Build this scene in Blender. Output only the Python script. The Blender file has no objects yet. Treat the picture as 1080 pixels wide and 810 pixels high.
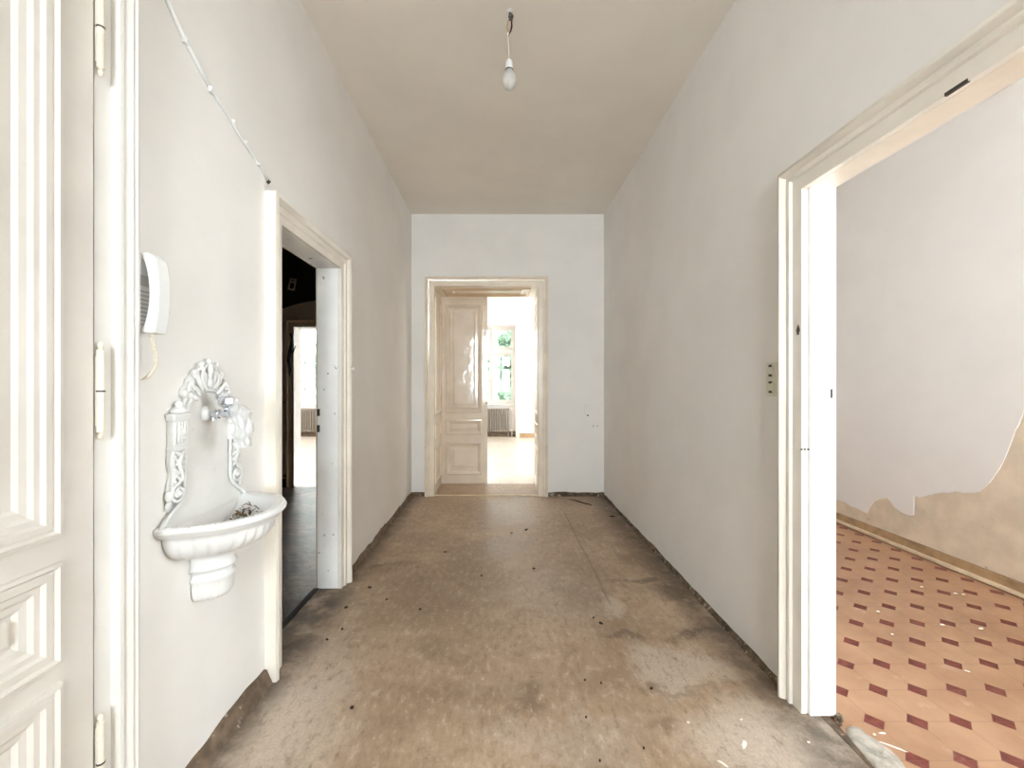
import bpy, bmesh, math, random
from mathutils import Vector, noise as mnoise
R = math.radians
PI = math.pi
S = bpy.context.scene
COL = S.collection
rnd = random.Random(7)
F, CX, CY, CH = 440.0, 527.0, 405.0, 1.3        # focal length, principal point (1080x810 frame), eye height

def P(px, py, y):                                # pixel + depth -> point
    return Vector(((px-CX)/F*y, y, CH-(py-CY)/F*y))
def G(px, py, z=0.0):                            # pixel -> floor point
    y = (CH-z)*F/(py-CY)
    return Vector(((px-CX)/F*y, y, z))

# ------------------------------------------------------------------ materials
class NT:
    def __init__(s, name):
        s.m = bpy.data.materials.new(name); s.m.use_nodes = True
        s.t = s.m.node_tree; s.t.nodes.clear()
        s.out = s.n('ShaderNodeOutputMaterial')
    def n(s, typ, **kw):
        nd = s.t.nodes.new(typ)
        for k, v in kw.items(): setattr(nd, k, v)
        return nd
    def set(s, nd, i, v):
        sock = nd.inputs[i]
        if isinstance(v, bpy.types.NodeSocket): s.t.links.new(v, sock)
        else: sock.default_value = v
    def math(s, op, a, b=None, c=None, clamp=False):
        nd = s.n('ShaderNodeMath', operation=op); nd.use_clamp = clamp
        s.set(nd, 0, a)
        if b is not None: s.set(nd, 1, b)
        if c is not None: s.set(nd, 2, c)
        return nd.outputs[0]
    def vmath(s, op, a, b=None):
        nd = s.n('ShaderNodeVectorMath', operation=op)
        s.set(nd, 0, a)
        if b is not None: s.set(nd, 1, b)
        return nd.outputs['Value'] if op in ('LENGTH', 'DOT_PRODUCT') else nd.outputs[0]
    def pos(s):
        return s.n('ShaderNodeTexCoord').outputs['Object']
    def noise(s, vec, scale, detail=4, rough=.55, dist=0.0, color=False):
        nd = s.n('ShaderNodeTexNoise')
        s.t.links.new(vec, nd.inputs['Vector'])
        nd.inputs['Scale'].default_value = scale; nd.inputs['Detail'].default_value = detail
        nd.inputs['Roughness'].default_value = rough; nd.inputs['Distortion'].default_value = dist
        return nd.outputs['Color' if color else 'Fac']
    def ramp(s, fac, a, b, lo=0.0, hi=1.0):
        nd = s.n('ShaderNodeMapRange', interpolation_type='SMOOTHSTEP')
        s.set(nd, 'Value', fac)
        s.set(nd, 'From Min', a); s.set(nd, 'From Max', b); s.set(nd, 'To Min', lo); s.set(nd, 'To Max', hi)
        return nd.outputs['Result']
    def mix(s, fac, a, b):
        nd = s.n('ShaderNodeMix', data_type='RGBA')
        s.set(nd, 0, fac)
        s.set(nd, 6, a if isinstance(a, bpy.types.NodeSocket) else (*a, 1)); s.set(nd, 7, b if isinstance(b, bpy.types.NodeSocket) else (*b, 1))
        return nd.outputs[2]
    def bump(s, h, strength=.2, dist=.01):
        nd = s.n('ShaderNodeBump')
        nd.inputs['Strength'].default_value = strength; nd.inputs['Distance'].default_value = dist
        s.t.links.new(h, nd.inputs['Height']); return nd.outputs['Normal']
    def principled(s, color, rough=.6, normal=None, metallic=0.0, spec=.5, coat=0.0, trans=0.0):
        nd = s.n('ShaderNodeBsdfPrincipled')
        s.set(nd, 'Base Color', color if isinstance(color, bpy.types.NodeSocket) else (*color, 1))
        s.set(nd, 'Roughness', rough); s.set(nd, 'Metallic', metallic)
        s.set(nd, 'Specular IOR Level', spec); s.set(nd, 'Coat Weight', coat); s.set(nd, 'Coat Roughness', .08)
        if normal is not None: s.t.links.new(normal, nd.inputs['Normal'])
        s.t.links.new(nd.outputs[0], s.out.inputs['Surface'])
        return nd

def paint(name, col, rough=.5, var=.04, scale=6, bump=.12, bscale=60, dirt=None, dirt_lo=.62, dirt_hi=.72, dscale=14, coat=0, spec=.4):
    t = NT(name); p = t.pos()
    f = t.noise(p, scale, 5)
    dark = tuple(c*(1-2.2*var) for c in col); light = tuple(min(1, c*(1+var)) for c in col)
    c = t.mix(t.ramp(f, .3, .7), dark, light)
    if dirt:
        d = t.ramp(t.noise(p, dscale, 8, .65), dirt_lo, dirt_hi)
        c = t.mix(d, c, dirt)
    t.principled(c, rough, t.bump(t.noise(p, bscale, 4), bump, .004), coat=coat, spec=spec)
    return t.m

def ellipse_mask(t, p, c, rx, ry, edge=.55, ang=0.0):
    """1 inside an ellipse on the floor, 0 outside, ragged through the distorted position p."""
    v = t.vmath('SUBTRACT', p, (c[0], c[1], 0))
    if ang:
        rt = t.n('ShaderNodeVectorRotate', rotation_type='Z_AXIS'); t.set(rt, 'Vector', v); t.set(rt, 'Angle', -ang); v = rt.outputs[0]
    v = t.vmath('MULTIPLY', v, (1/rx, 1/ry, 0))
    return t.ramp(t.vmath('LENGTH', v), 1.0, edge)

M = {}
M['wall'] = paint('wall_paint', (.80, .782, .76), .75, .018, 2.2, .10, 38, dirt=(.60, .55, .48), dirt_lo=.70, dirt_hi=.86, dscale=3.5)
M['ceiling'] = paint('ceiling_paint', (.80, .755, .69), .8, .02, 1.6, .08, 30)
M['skirt_dirt'] = paint('skirting_residue', (.12, .085, .055), .9, .25, 22, .6, 50, dirt=(.42, .36, .29), dirt_lo=.55, dirt_hi=.66, dscale=26)
M['skirt_tan'] = paint('skirting_board_residue', (.17, .12, .08), .85, .18, 18, .5, 60, dirt=(.45, .40, .34), dirt_lo=.60, dirt_hi=.7, dscale=20)
M['wood_white'] = paint('old_white_gloss_paint', (.72, .70, .665), .45, .025, 5, .06, 45, dirt=(.50, .40, .30), dirt_lo=.72, dirt_hi=.80, dscale=24)
M['wood_door'] = paint('door_white_paint', (.67, .635, .585), .5, .03, 4, .06, 40)
M['wood_ivory'] = paint('ivory_gloss_paint', (.82, .775, .70), .32, .03, 5, .07, 35, dirt=(.46, .37, .28), dirt_lo=.71, dirt_hi=.79, dscale=20, coat=.15)
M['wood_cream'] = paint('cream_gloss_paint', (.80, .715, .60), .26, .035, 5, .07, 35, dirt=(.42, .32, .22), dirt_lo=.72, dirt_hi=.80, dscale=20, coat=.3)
M['wood_chip'] = paint('chipped_white_paint', (.90, .90, .89), .4, .02, 5, .1, 40, dirt=(.22, .17, .13), dirt_lo=.655, dirt_hi=.67, dscale=19)
t = NT('wavy_gloss_door_paint'); p = t.pos()
t.principled(t.mix(t.ramp(t.noise(p, 4, 4), .3, .7), (.70, .61, .50), (.78, .69, .585)), .10, t.bump(t.noise(p, 6, 2, .4, 1.0), .13, .02), spec=.55, coat=.35); M['door_gloss'] = t.m
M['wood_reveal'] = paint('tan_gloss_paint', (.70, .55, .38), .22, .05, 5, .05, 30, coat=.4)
M['iron_white'] = paint('white_cast_iron', (.69, .69, .68), .33, .02, 8, .12, 70, coat=.1)
M['iron_panel'] = paint('fountain_plate_paint', (.71, .695, .67), .5, .03, 6, .1, 60, dirt=(.40, .34, .27), dirt_lo=.62, dirt_hi=.78, dscale=22)
M['plastic_white'] = paint('white_plastic', (.76, .77, .77), .3, .01, 4, .02, 80)
M['plastic_grey'] = paint('pale_grey_plastic', (.50, .50, .49), .4, .02, 4, .02, 80)
M['plastic_cream'] = paint('cream_plastic', (.78, .73, .62), .4, .03, 9, .03, 60)
M['plastic_socket'] = paint('ivory_socket_plastic', (.66, .64, .54), .4, .03, 9, .03, 60)
M['black'] = paint('black_matter', (.012, .010, .009), .7, .2, 40, .4, 90)
M['dark_metal'] = paint('dark_metal', (.05, .04, .032), .5, .2, 30, .2, 80)
M['hinge'] = paint('painted_hinge', (.72, .66, .56), .35, .04, 14, .06, 60, dirt=(.16, .11, .08), dirt_lo=.64, dirt_hi=.69, dscale=30)
M['radiator'] = paint('brown_grey_radiator', (.22, .185, .15), .45, .05, 8, .08, 60)
M['flake'] = paint('white_paint_flake', (.85, .83, .79), .6, .03, 40, .1, 80)
M['crumb'] = paint('dark_crumb', (.035, .025, .018), .8, .2, 60, .4, 120)
M['leaf_dry'] = paint('dry_leaf', (.20, .12, .06), .8, .3, 40, .4, 120)
M['plaster_bare'] = paint('bare_plaster', (.70, .61, .49), .9, .06, 5, .35, 45, dirt=(.34, .30, .25), dirt_lo=.63, dirt_hi=.74, dscale=9)
M['wall_room'] = paint('pale_grey_paint', (.79, .785, .785), .7, .012, 3, .06, 40)
M['batten'] = paint('bare_batten_wood', (.74, .62, .46), .6, .06, 9, .15, 50)
M['batten_dark'] = paint('old_batten_wood', (.40, .27, .15), .7, .12, 9, .2, 50)
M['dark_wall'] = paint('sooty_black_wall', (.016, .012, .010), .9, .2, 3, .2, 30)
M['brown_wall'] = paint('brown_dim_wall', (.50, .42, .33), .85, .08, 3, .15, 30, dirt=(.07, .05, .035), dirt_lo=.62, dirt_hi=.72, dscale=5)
M['mortar'] = paint('mortar_residue', (.50, .46, .41), .9, .12, 24, .9, 60, dirt=(.36, .30, .25), dirt_lo=.62, dirt_hi=.7, dscale=30)
M['living_wall'] = paint('living_wall_paint', (.84, .82, .79), .7, .012, 3, .06, 40)
M['bark'] = paint('bark', (.10, .075, .05), .9, .2, 12, .6, 30)
M['card'] = paint('tan_card', (.58, .47, .36), .7, .05, 30, .05, 50)

t = NT('tap_chrome'); t.principled((.72, .76, .82), .13, metallic=1.0); M['chrome'] = t.m
t = NT('foliage'); p = t.pos()
lf = t.n('ShaderNodeBsdfPrincipled'); t.set(lf, 'Base Color', t.mix(t.ramp(t.noise(p, 1.5, 3), .3, .7), (.18, .265, .19), (.30, .38, .29))); t.set(lf, 'Roughness', .6)
tl = t.n('ShaderNodeBsdfTranslucent'); tl.inputs[0].default_value = (.28, .38, .27, 1)
mx = t.n('ShaderNodeMixShader'); mx.inputs[0].default_value = .35
t.t.links.new(lf.outputs[0], mx.inputs[1]); t.t.links.new(tl.outputs[0], mx.inputs[2]); t.t.links.new(mx.outputs[0], t.out.inputs[0]); M['leaf'] = t.m

def clear(name, tint, gl, rough, diff=None, dfac=0.0):
    t = NT(name)
    tr = t.n('ShaderNodeBsdfTransparent'); tr.inputs[0].default_value = (*tint, 1)
    g = t.n('ShaderNodeBsdfGlossy'); g.inputs['Roughness'].default_value = rough
    m1 = t.n('ShaderNodeMixShader')
    fr = t.n('ShaderNodeFresnel'); fr.inputs[0].default_value = gl
    t.t.links.new(fr.outputs[0], m1.inputs[0]); t.t.links.new(tr.outputs[0], m1.inputs[1]); t.t.links.new(g.outputs[0], m1.inputs[2])
    o = m1.outputs[0]
    if diff:
        d = t.n('ShaderNodeBsdfDiffuse'); d.inputs[0].default_value = (*diff, 1)
        tl = t.n('ShaderNodeBsdfTranslucent'); tl.inputs[0].default_value = (*diff, 1)
        m3 = t.n('ShaderNodeMixShader'); m3.inputs[0].default_value = .4
        t.t.links.new(d.outputs[0], m3.inputs[1]); t.t.links.new(tl.outputs[0], m3.inputs[2])
        m2 = t.n('ShaderNodeMixShader'); m2.inputs[0].default_value = dfac
        t.t.links.new(o, m2.inputs[1]); t.t.links.new(m3.outputs[0], m2.inputs[2]); o = m2.outputs[0]
    t.t.links.new(o, t.out.inputs[0]); return t.m
M['glass'] = clear('window_glass', (.97, .985, .98), 1.45, .02)
M['bulb'] = clear('bulb_glass', (.95, .95, .95), 1.5, .05, (.92, .92, .90), .55)
M['bag'] = clear('clear_plastic_bag', (.96, .97, .98), 1.5, .18, (.97, .98, .985), .55)

# hall floor: old trodden fibreboard with stains and a painted doorway reflection
def hall_floor():
    t = NT('worn_fibreboard'); p = t.pos()
    nz = t.noise(p, 3.0, 6, .6, color=True)
    q = t.vmath('ADD', p, t.vmath('SCALE', t.vmath('SUBTRACT', nz, (.5, .5, .5))))
    q.node.inputs[1].links[0].from_node.inputs['Scale'].default_value = .55
    big = t.noise(p, 1.3, 6, .62); mid = t.noise(p, 7, 8, .68); fine = t.noise(p, 85, 4, .7)
    c = t.mix(t.ramp(big, .32, .68), (.315, .212, .132), (.50, .372, .258))
    c = t.mix(t.math('MULTIPLY', t.ramp(mid, .50, .78), .55), c, (.22, .155, .10))
    c = t.mix(t.math('MULTIPLY', t.ramp(mid, .46, .22), .40), c, (.56, .50, .42))
    def st(px, py, rx, ry, k, col, edge=.35, ang=0):
        nonlocal c
        g = G(px, py)
        c = t.mix(t.math('MULTIPLY', ellipse_mask(t, q, g, rx, ry, edge, ang), k), c, col)
    pale = (.63, .545, .465); grey = (.53, .46, .40); brown = (.18, .115, .07); deep = (.085, .058, .04)
    st(255, 775, .50, .42, .60, pale); st(330, 705, .28, .35, .40, grey); st(840, 785, .50, .28, .75, pale)
    st(705, 697, .27, .21, .70, pale, .45); st(600, 780, .38, .18, .30, grey); st(640, 640, .13, .17, .6, pale)
    st(590, 625, .35, .5, .35, grey); st(558, 535, .34, .75, .35, grey, .3)  # far grey streak imitates the double doorway's reflection in the floor colour
    st(722, 622, .34, .13, .85, deep, .2); st(675, 612, .24, .07, .7, deep, .3); st(735, 668, .16, .09, .8, deep, .2)
    st(655, 669, .16, .04, .6, deep, .3); st(690, 590, .32, .55, .6, brown); st(660, 555, .3, .7, .55, brown); st(610, 625, .25, .3, .35, brown); st(500, 585, .3, .5, .3, brown)
    st(556, 730, .10, .09, .75, brown, .2); st(543, 752, .05, .06, .6, brown, .2); st(698, 757, .13, .07, .6, brown, .2)
    st(700, 722, .30, .02, .35, brown, .5)
    st(405, 600, .26, .16, .55, brown); st(400, 597, .12, .05, .5, deep); st(470, 615, .6, .5, .35, brown)
    st(455, 685, .22, .14, .45, brown, .2); st(445, 650, .4, .2, .3, brown); st(392, 575, .12, .8, .4, brown); st(500, 730, .4, .12, .25, brown)
    stre = t.n('ShaderNodeMapping'); t.set(stre, 0, p); stre.inputs['Scale'].default_value = (1, .45, 1)
    gr = t.noise(stre.outputs[0], 34, 8, .78); blot = t.noise(p, 14, 8, .72, .6)
    c = t.mix(t.math('MULTIPLY', t.ramp(gr, .50, .68), .75), c, (.20, .140, .092))
    c = t.mix(t.math('MULTIPLY', t.ramp(gr, .48, .30), .65), c, (.66, .575, .47))
    c = t.mix(t.math('MULTIPLY', t.ramp(blot, .55, .72), .45), c, (.19, .13, .085))
    c = t.mix(t.math('MULTIPLY', t.ramp(blot, .44, .28), .40), c, (.63, .55, .46))
    # specks of ground-in dirt, pale dust and the line where two sheets meet
    c = t.mix(t.math('MULTIPLY', t.ramp(t.noise(p, 46, 3, .6), .70, .76), .55), c, deep)
    c = t.mix(t.math('MULTIPLY', t.ramp(t.noise(p, 30, 6, .7), .67, .74), .45), c, (.70, .66, .60))
    sep = t.n('ShaderNodeSeparateXYZ'); t.set(sep, 0, t.vmath('ADD', p, t.vmath('SCALE', t.vmath('SUBTRACT', t.noise(p, 5, 3, color=True), (.5, .5, .5)))))
    sep.inputs[0].links[0].from_node.inputs[1].links[0].from_node.inputs['Scale'].default_value = .03
    X, Y = sep.outputs[0], sep.outputs[1]
    seam = t.math('MULTIPLY', t.ramp(t.math('ABSOLUTE', t.math('SUBTRACT', X, .655)), .012, .003), t.math('MULTIPLY', t.ramp(Y, 2.42, 2.5), t.ramp(Y, 4.5, 4.0)))
    c = t.mix(t.math('MULTIPLY', seam, .38), c, deep)
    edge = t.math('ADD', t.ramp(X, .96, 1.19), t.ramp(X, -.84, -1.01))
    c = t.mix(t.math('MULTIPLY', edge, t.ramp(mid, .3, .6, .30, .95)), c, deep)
    c = t.mix(t.ramp(fine, .35, .75, 0, .28), c, (.22, .17, .12))
    h = t.math('ADD', t.math('MULTIPLY', mid, .7), t.math('MULTIPLY', fine, .25))
    rg = t.ramp(big, .3, .7, .36, .56)
    t.principled(c, rg, t.bump(h, .35, .012), spec=.45)
    return t.m
M['floor'] = hall_floor()

def tile_floor():
    t = NT('octagon_tile'); p = t.pos(); per = .1665
    sep = t.n('ShaderNodeSeparateXYZ'); t.set(sep, 0, p)
    def cell(a, o):
        return t.math('ABSOLUTE', t.math('SUBTRACT', t.math('FRACT', t.math('ADD', t.math('DIVIDE', t.math('SUBTRACT', a, o), per), .5)), .5))
    u, v = cell(sep.outputs[0], 1.446), cell(sep.outputs[1], 1.611)
    d = t.math('ADD', u, v); hd = .0405/per
    dia = t.ramp(d, hd+.008, hd-.008)
    line = t.math('MAXIMUM', t.ramp(t.math('MINIMUM', u, v), .013, .006), t.ramp(t.math('ABSOLUTE', t.math('SUBTRACT', d, hd)), .016, .006))
    tone = t.noise(p, 3.2, 6, .6)
    o = t.mix(t.ramp(tone, .3, .7), (.40, .228, .135), (.51, .315, .20))
    r = t.mix(t.ramp(t.noise(p, 20, 4), .3, .7), (.155, .032, .026), (.235, .055, .042))
    c = t.mix(dia, o, r)
    c = t.mix(t.math('MULTIPLY', line, .40), c, (.22, .12, .075))
    c = t.mix(t.math('MULTIPLY', t.ramp(t.noise(p, 9, 8, .7), .58, .74), .30), c, (.66, .56, .48))
    t.principled(c, t.ramp(tone, .3, .7, .30, .48), t.bump(t.math('SUBTRACT', t.noise(p, 40, 3), line), .15, .002), spec=.4)
    return t.m
M['tile'] = tile_floor()

def parquet(name, a, b, dirt, dk, rough):
    t = NT(name); p = t.pos()
    w = t.n('ShaderNodeTexBrick'); t.t.links.new(p, w.inputs['Vector'])
    w.inputs['Color1'].default_value = (*a, 1); w.inputs['Color2'].default_value = (*b, 1); w.inputs['Mortar'].default_value = (*[x*.6 for x in a], 1)
    w.inputs['Scale'].default_value = 1; w.inputs['Mortar Size'].default_value = .004; w.inputs['Brick Width'].default_value = .45; w.inputs['Row Height'].default_value = .075
    f = t.noise(p, 3.5, 8, .7)
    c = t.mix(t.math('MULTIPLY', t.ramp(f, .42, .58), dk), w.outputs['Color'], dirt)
    t.principled(c, rough, t.bump(t.noise(p, 16, 5), .3, .01), spec=.5)
    return t.m
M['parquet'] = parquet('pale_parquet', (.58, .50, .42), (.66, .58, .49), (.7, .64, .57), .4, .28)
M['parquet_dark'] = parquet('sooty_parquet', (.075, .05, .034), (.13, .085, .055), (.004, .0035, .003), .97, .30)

# ------------------------------------------------------------------ mesh tools
class MB:
    def __init__(s): s.bm = bmesh.new()
    def face(s, vs):
        try: return s.bm.faces.new(vs)
        except ValueError: return None
    def box(s, x0, x1, y0, y1, z0, z1):
        if x0 > x1: x0, x1 = x1, x0
        if y0 > y1: y0, y1 = y1, y0
        if z0 > z1: z0, z1 = z1, z0
        v = [s.bm.verts.new((x, y, z)) for x in (x0, x1) for y in (y0, y1) for z in (z0, z1)]
        for f in ((0,1,3,2), (4,6,7,5), (0,4,5,1), (2,3,7,6), (0,2,6,4), (1,5,7,3)): s.face([v[i] for i in f])
        return s
    def grid(s, rows, closed_u=False, closed_v=False, cap0=False, cap1=False):
        """rows: list of lists of points"""
        vr = [[s.bm.verts.new(q) for q in r] for r in rows]
        n, m = len(vr), len(vr[0])
        for i in range(n if closed_v else n-1):
            for j in range(m if closed_u else m-1):
                s.face([vr[i][j], vr[i][(j+1) % m], vr[(i+1) % n][(j+1) % m], vr[(i+1) % n][j]])
        if cap0: s.face(list(reversed(vr[0])))
        if cap1: s.face(vr[-1])
        return s
    def tube(s, pts, r, seg=10, flat=1.0, flat_axis=None, cap=True):
        pts = [Vector(q) for q in pts]; n = len(pts)
        rr = r if isinstance(r, (list, tuple)) else [r]*n
        rows = []; prev = None
        for i, q in enumerate(pts):
            d = (pts[min(i+1, n-1)]-pts[max(i-1, 0)])
            if d.length < 1e-9: d = Vector((0, 0, 1))
            d.normalize()
            if flat_axis is not None: a = Vector(flat_axis); a = (a-d*a.dot(d))
            elif prev is not None: a = prev-d*prev.dot(d)
            else:
                a = Vector((0, 0, 1)) if abs(d.z) < .9 else Vector((1, 0, 0)); a = a-d*a.dot(d)
            if a.length < 1e-6: a = d.orthogonal()
            a.normalize(); b = d.cross(a); prev = a
            rows.append([q+a*(math.cos(2*PI*k/seg)*rr[i]*flat)+b*(math.sin(2*PI*k/seg)*rr[i]) for k in range(seg)])
        return s.grid(rows, closed_u=True, cap0=cap, cap1=cap)
    def blob(s, c, rx, ry, rz, seg=12, rings=8, jit=0.0, seed=0):
        c = Vector(c); rows = []
        for i in range(rings+1):
            th = PI*i/rings; row = []
            for k in range(seg):
                ph = 2*PI*k/seg
                d = Vector((math.sin(th)*math.cos(ph), math.sin(th)*math.sin(ph), math.cos(th)))
                f = 1+(mnoise.noise(d*2.3+Vector((seed*7.1, seed*3.3, 0)))*jit*2 if jit else 0)
                row.append(c+Vector((d.x*rx, d.y*ry, d.z*rz))*f)
            rows.append(row)
        return s.grid(rows, closed_u=True)
    def lathe(s, c, prof, seg=20, axis='z', sx=1.0, sy=1.0):
        """prof: (radius, height) list about an axis through c"""
        c = Vector(c); rows = []
        for r, h in prof:
            row = []
            for k in range(seg):
                a = 2*PI*k/seg; x, y = r*math.cos(a)*sx, r*math.sin(a)*sy
                row.append(c+(Vector((x, y, h)) if axis == 'z' else Vector((h, x, y)) if axis == 'x' else Vector((x, h, y))))
            rows.append(row)
        return s.grid(rows, closed_u=True, cap0=prof[0][0] > 1e-6, cap1=prof[-1][0] > 1e-6)
    def build(s, name, mat, parent=None, smooth=False, bevel=0.0, weld=True):
        if weld: bmesh.ops.remove_doubles(s.bm, verts=s.bm.verts, dist=1e-5)
        bmesh.ops.recalc_face_normals(s.bm, faces=s.bm.faces)
        org = Vector((0, 0, 0)); q = parent
        while q is not None: org += q.location; q = q.parent
        if org.length: bmesh.ops.translate(s.bm, verts=s.bm.verts, vec=-org)
        me = bpy.data.meshes.new(name); s.bm.to_mesh(me); s.bm.free()
        if smooth:
            for f in me.polygons: f.use_smooth = True
        me.materials.append(M[mat] if isinstance(mat, str) else mat)
        o = bpy.data.objects.new(name, me); COL.objects.link(o)
        if parent is not None: o.parent = parent
        if smooth and smooth != 'all':
            try: me.set_sharp_from_angle(angle=R(42))
            except Exception: pass
        if bevel:
            b = o.modifiers.new('bevel', 'BEVEL'); b.width = bevel; b.segments = 2; b.limit_method = 'ANGLE'
        return o

def thing(name, label, cat, loc, group=None):
    o = bpy.data.objects.new(name, None); o.empty_display_size = .05; COL.objects.link(o)
    o.location = loc; return tag(o, label, cat, group)
def tag(o, label, cat, group=None, kind=None):
    o['label'] = label; o['category'] = cat
    if group: o['group'] = group
    if kind: o['kind'] = kind
    return o
def struct(o, label=None, cat=None):
    o['kind'] = 'structure'
    if label: o['label'] = label
    if cat: o['category'] = cat
    return o
def copy_tree(o, parent=None):
    c = o.copy(); COL.objects.link(c)
    if parent is not None: c.parent = parent
    for ch in [x for x in bpy.data.objects if x.parent == o]: copy_tree(ch, c)
    return c

# ------------------------------------------------------------------ the place: main measures
XL, XR, YE, HC = -1.0245, 1.2118, 4.847, 3.272          # left wall, right wall, end wall, ceiling
TL, TR = .137, .100                                       # wall thicknesses
YB = -3.4                                                # wall behind
YF = 5.448                                               # far face of the end wall
YW = 10.2                                                # living room window wall
D_L = (1.925, 2.650, 2.035)                              # doorway on the left
D_R = (.80, 1.645, 2.070)                                # doorway on the right
D_E = (-.760, .452, 2.435)                               # double doorway at the end
D_I = (.105, 1.035, 2.52)                                # entrance door on the left
XRR, XLL = 3.20, -3.6                                    # far walls of the side rooms
W_R = (-.52, .68, .75, 3.0)                             # window behind
W_K = (.10, 2.05, .75, 3.0)
W_K2 = (1.55, 2.95, .75, 3.0)                            # window of the tiled room (in the wall behind)
YL = 5.30                                                # end face of the dark room


w = MB()                                                 # wall_left
x0, x1 = XL-TL, XL
w.box(x0, x1, YB-.3, D_I[0]-.012, 0, HC); w.box(x0, x1, D_I[1]+.012, D_L[0]-.012, 0, HC); w.box(x0, x1, D_L[1]+.012, YE, 0, HC)
w.box(x0, x1, D_I[0]-.012, D_I[1]+.012, D_I[2]+.012, HC); w.box(x0, x1, D_L[0]-.012, D_L[1]+.012, D_L[2]+.012, HC)
w.box(x0, x0+.07, D_I[0]-.012, D_I[1]+.012, 0, D_I[2]+.012)
struct(w.build('wall_left', 'wall'), 'off-white plaster wall along the left side of the hall', 'wall')
w = MB()                                                 # wall_right
w.box(XR, XR+TR, YB, D_R[0]-.012, 0, HC); w.box(XR, XR+TR, D_R[1]+.012, YE, 0, HC); w.box(XR, XR+TR, D_R[0]-.012, D_R[1]+.012, D_R[2]+.012, HC)
struct(w.build('wall_right', 'wall'), 'off-white plaster wall along the right side of the hall', 'wall')
w = MB()                                                 # wall_end
w.box(XL-TL, D_E[0]-.02, YE, YF, 0, HC); w.box(D_E[1]+.02, XRR+.2, YE, YF, 0, HC); w.box(D_E[0]-.02, D_E[1]+.02, YE, YF, D_E[2]+.02, HC)
struct(w.build('wall_end', 'wall'), 'plaster wall at the far end of the hall around the double doorway', 'wall')
w = MB()                                                 # wall_rear with two windows
segs = [(-3.8, W_R[0]), (W_R[1], W_K2[0]), (W_K2[1], XRR+.2)]
for a, b in segs: w.box(a, b, YB-.3, YB, 0, HC)
for (a, b, z0, z1) in (W_R, W_K2):
    w.box(a, b, YB-.3, YB, 0, z0); w.box(a, b, YB-.3, YB, z1, HC)
struct(w.build('wall_rear', 'wall'))
o = MB().box(-6.6, 3.6, YB-.3, YW+.5, HC, HC+.12).build('ceiling', 'ceiling'); struct(o, 'plain off-white ceiling of the hall and the rooms', 'ceiling')
fl = MB().box(XL-TL+.01, XR+.065, YB-.3, YE+.012, -.1, 0).build('floor', 'floor'); struct(fl, 'worn brown fibreboard floor with dark stains in the hall', 'floor')

# entrance-side rooms
struct(MB().box(XR+.065, XRR+.1, YB-.3, YE, -.1, -.004).build('floor_tiled', 'tile'), 'orange octagon tile floor with dark red diamond insets', 'floor')
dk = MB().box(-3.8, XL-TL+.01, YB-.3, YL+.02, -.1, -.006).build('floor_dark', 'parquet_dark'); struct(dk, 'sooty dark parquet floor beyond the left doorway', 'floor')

# tiled room wall: bare plaster with a skin of paint that has fallen off at the bottom
wr = struct(MB().box(XRR, XRR+.25, YB-.3, W_K[0], 0, HC).box(XRR, XRR+.25, W_K[1], YE+.3, 0, HC).box(XRR, XRR+.25, W_K[0], W_K[1], 0, W_K[2]).box(XRR, XRR+.25, W_K[0], W_K[1], W_K[3], HC).build('wall_tiled_room', 'plaster_bare'), 'wall of the tiled room, pale paint fallen off the lower plaster', 'wall')
px_pts = [(40,507),(58,513),(75,525),(92,530),(110,540),(120,545),(128,525),(140,510),(158,503),(175,500),(186,512),(200,530),(218,542),(235,550),(246,551),(252,548),(253,520),(253,495),(268,500),(285,495),(308,490),(330,485),(352,486),(372,481),(395,486),(420,485),(440,482),(456,468),(470,455),(480,440),(496,418),(510,390),(522,362),(532,335),(540,310),(552,290),(567,250)]
edge = []
for (cx, cy) in px_pts:
    px, py = 870+cx/2.7, 340+cy/2.7
    y = F*(XRR-.006)/(px-CX); edge.append((y, CH-(py-CY)/F*y))
y_, z_ = edge[-1]
for k in range(1, 3): edge.append((y_-.14*k, z_+.07*k+.03*math.sin(k*2.3)+.02*math.sin(k*5.1)))
edge = [(YE, .25), (4.5, .21), (4.2, .17)]+edge
ed2 = []
for (a, b) in zip(edge[:-1], edge[1:]):                  # ragged between the traced points
    for k in range(4):
        f = k/4; y = a[0]*(1-f)+b[0]*f; z = a[1]*(1-f)+b[1]*f
        ed2.append((y, z+(.006*mnoise.noise((y*40, z*40, 0)) if k else 0)))
ed2.append(edge[-1])
w = MB(); d = .006
rows = [[(XRR, y, z) for y, z in ed2], [(XRR-d*.5, y, z-.001) for y, z in ed2], [(XRR-d, y, z+.003) for y, z in ed2], [(XRR-d, y, max(z+.02, 1.0)) for y, z in ed2], [(XRR-d, y, HC) for y, z in ed2]]
w.grid(rows); w.build('paint_skin', 'wall_room', wr)
# rest of the rooms
w = MB(); w.box(XLL-.2, XLL, YB-.3, YL, 0, HC); struct(w.build('wall_dark_room', 'brown_wall'))
w = MB(); w.box(XLL-.2, XL-TL-.001, .75, .80, 0, HC); struct(w.build('partition_dark_room', 'brown_wall'))
struct(MB().box(XLL, XL-TL-.002, .80, YL, 3.0, 3.06).build('ceiling_dark_room', 'dark_wall'))
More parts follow.
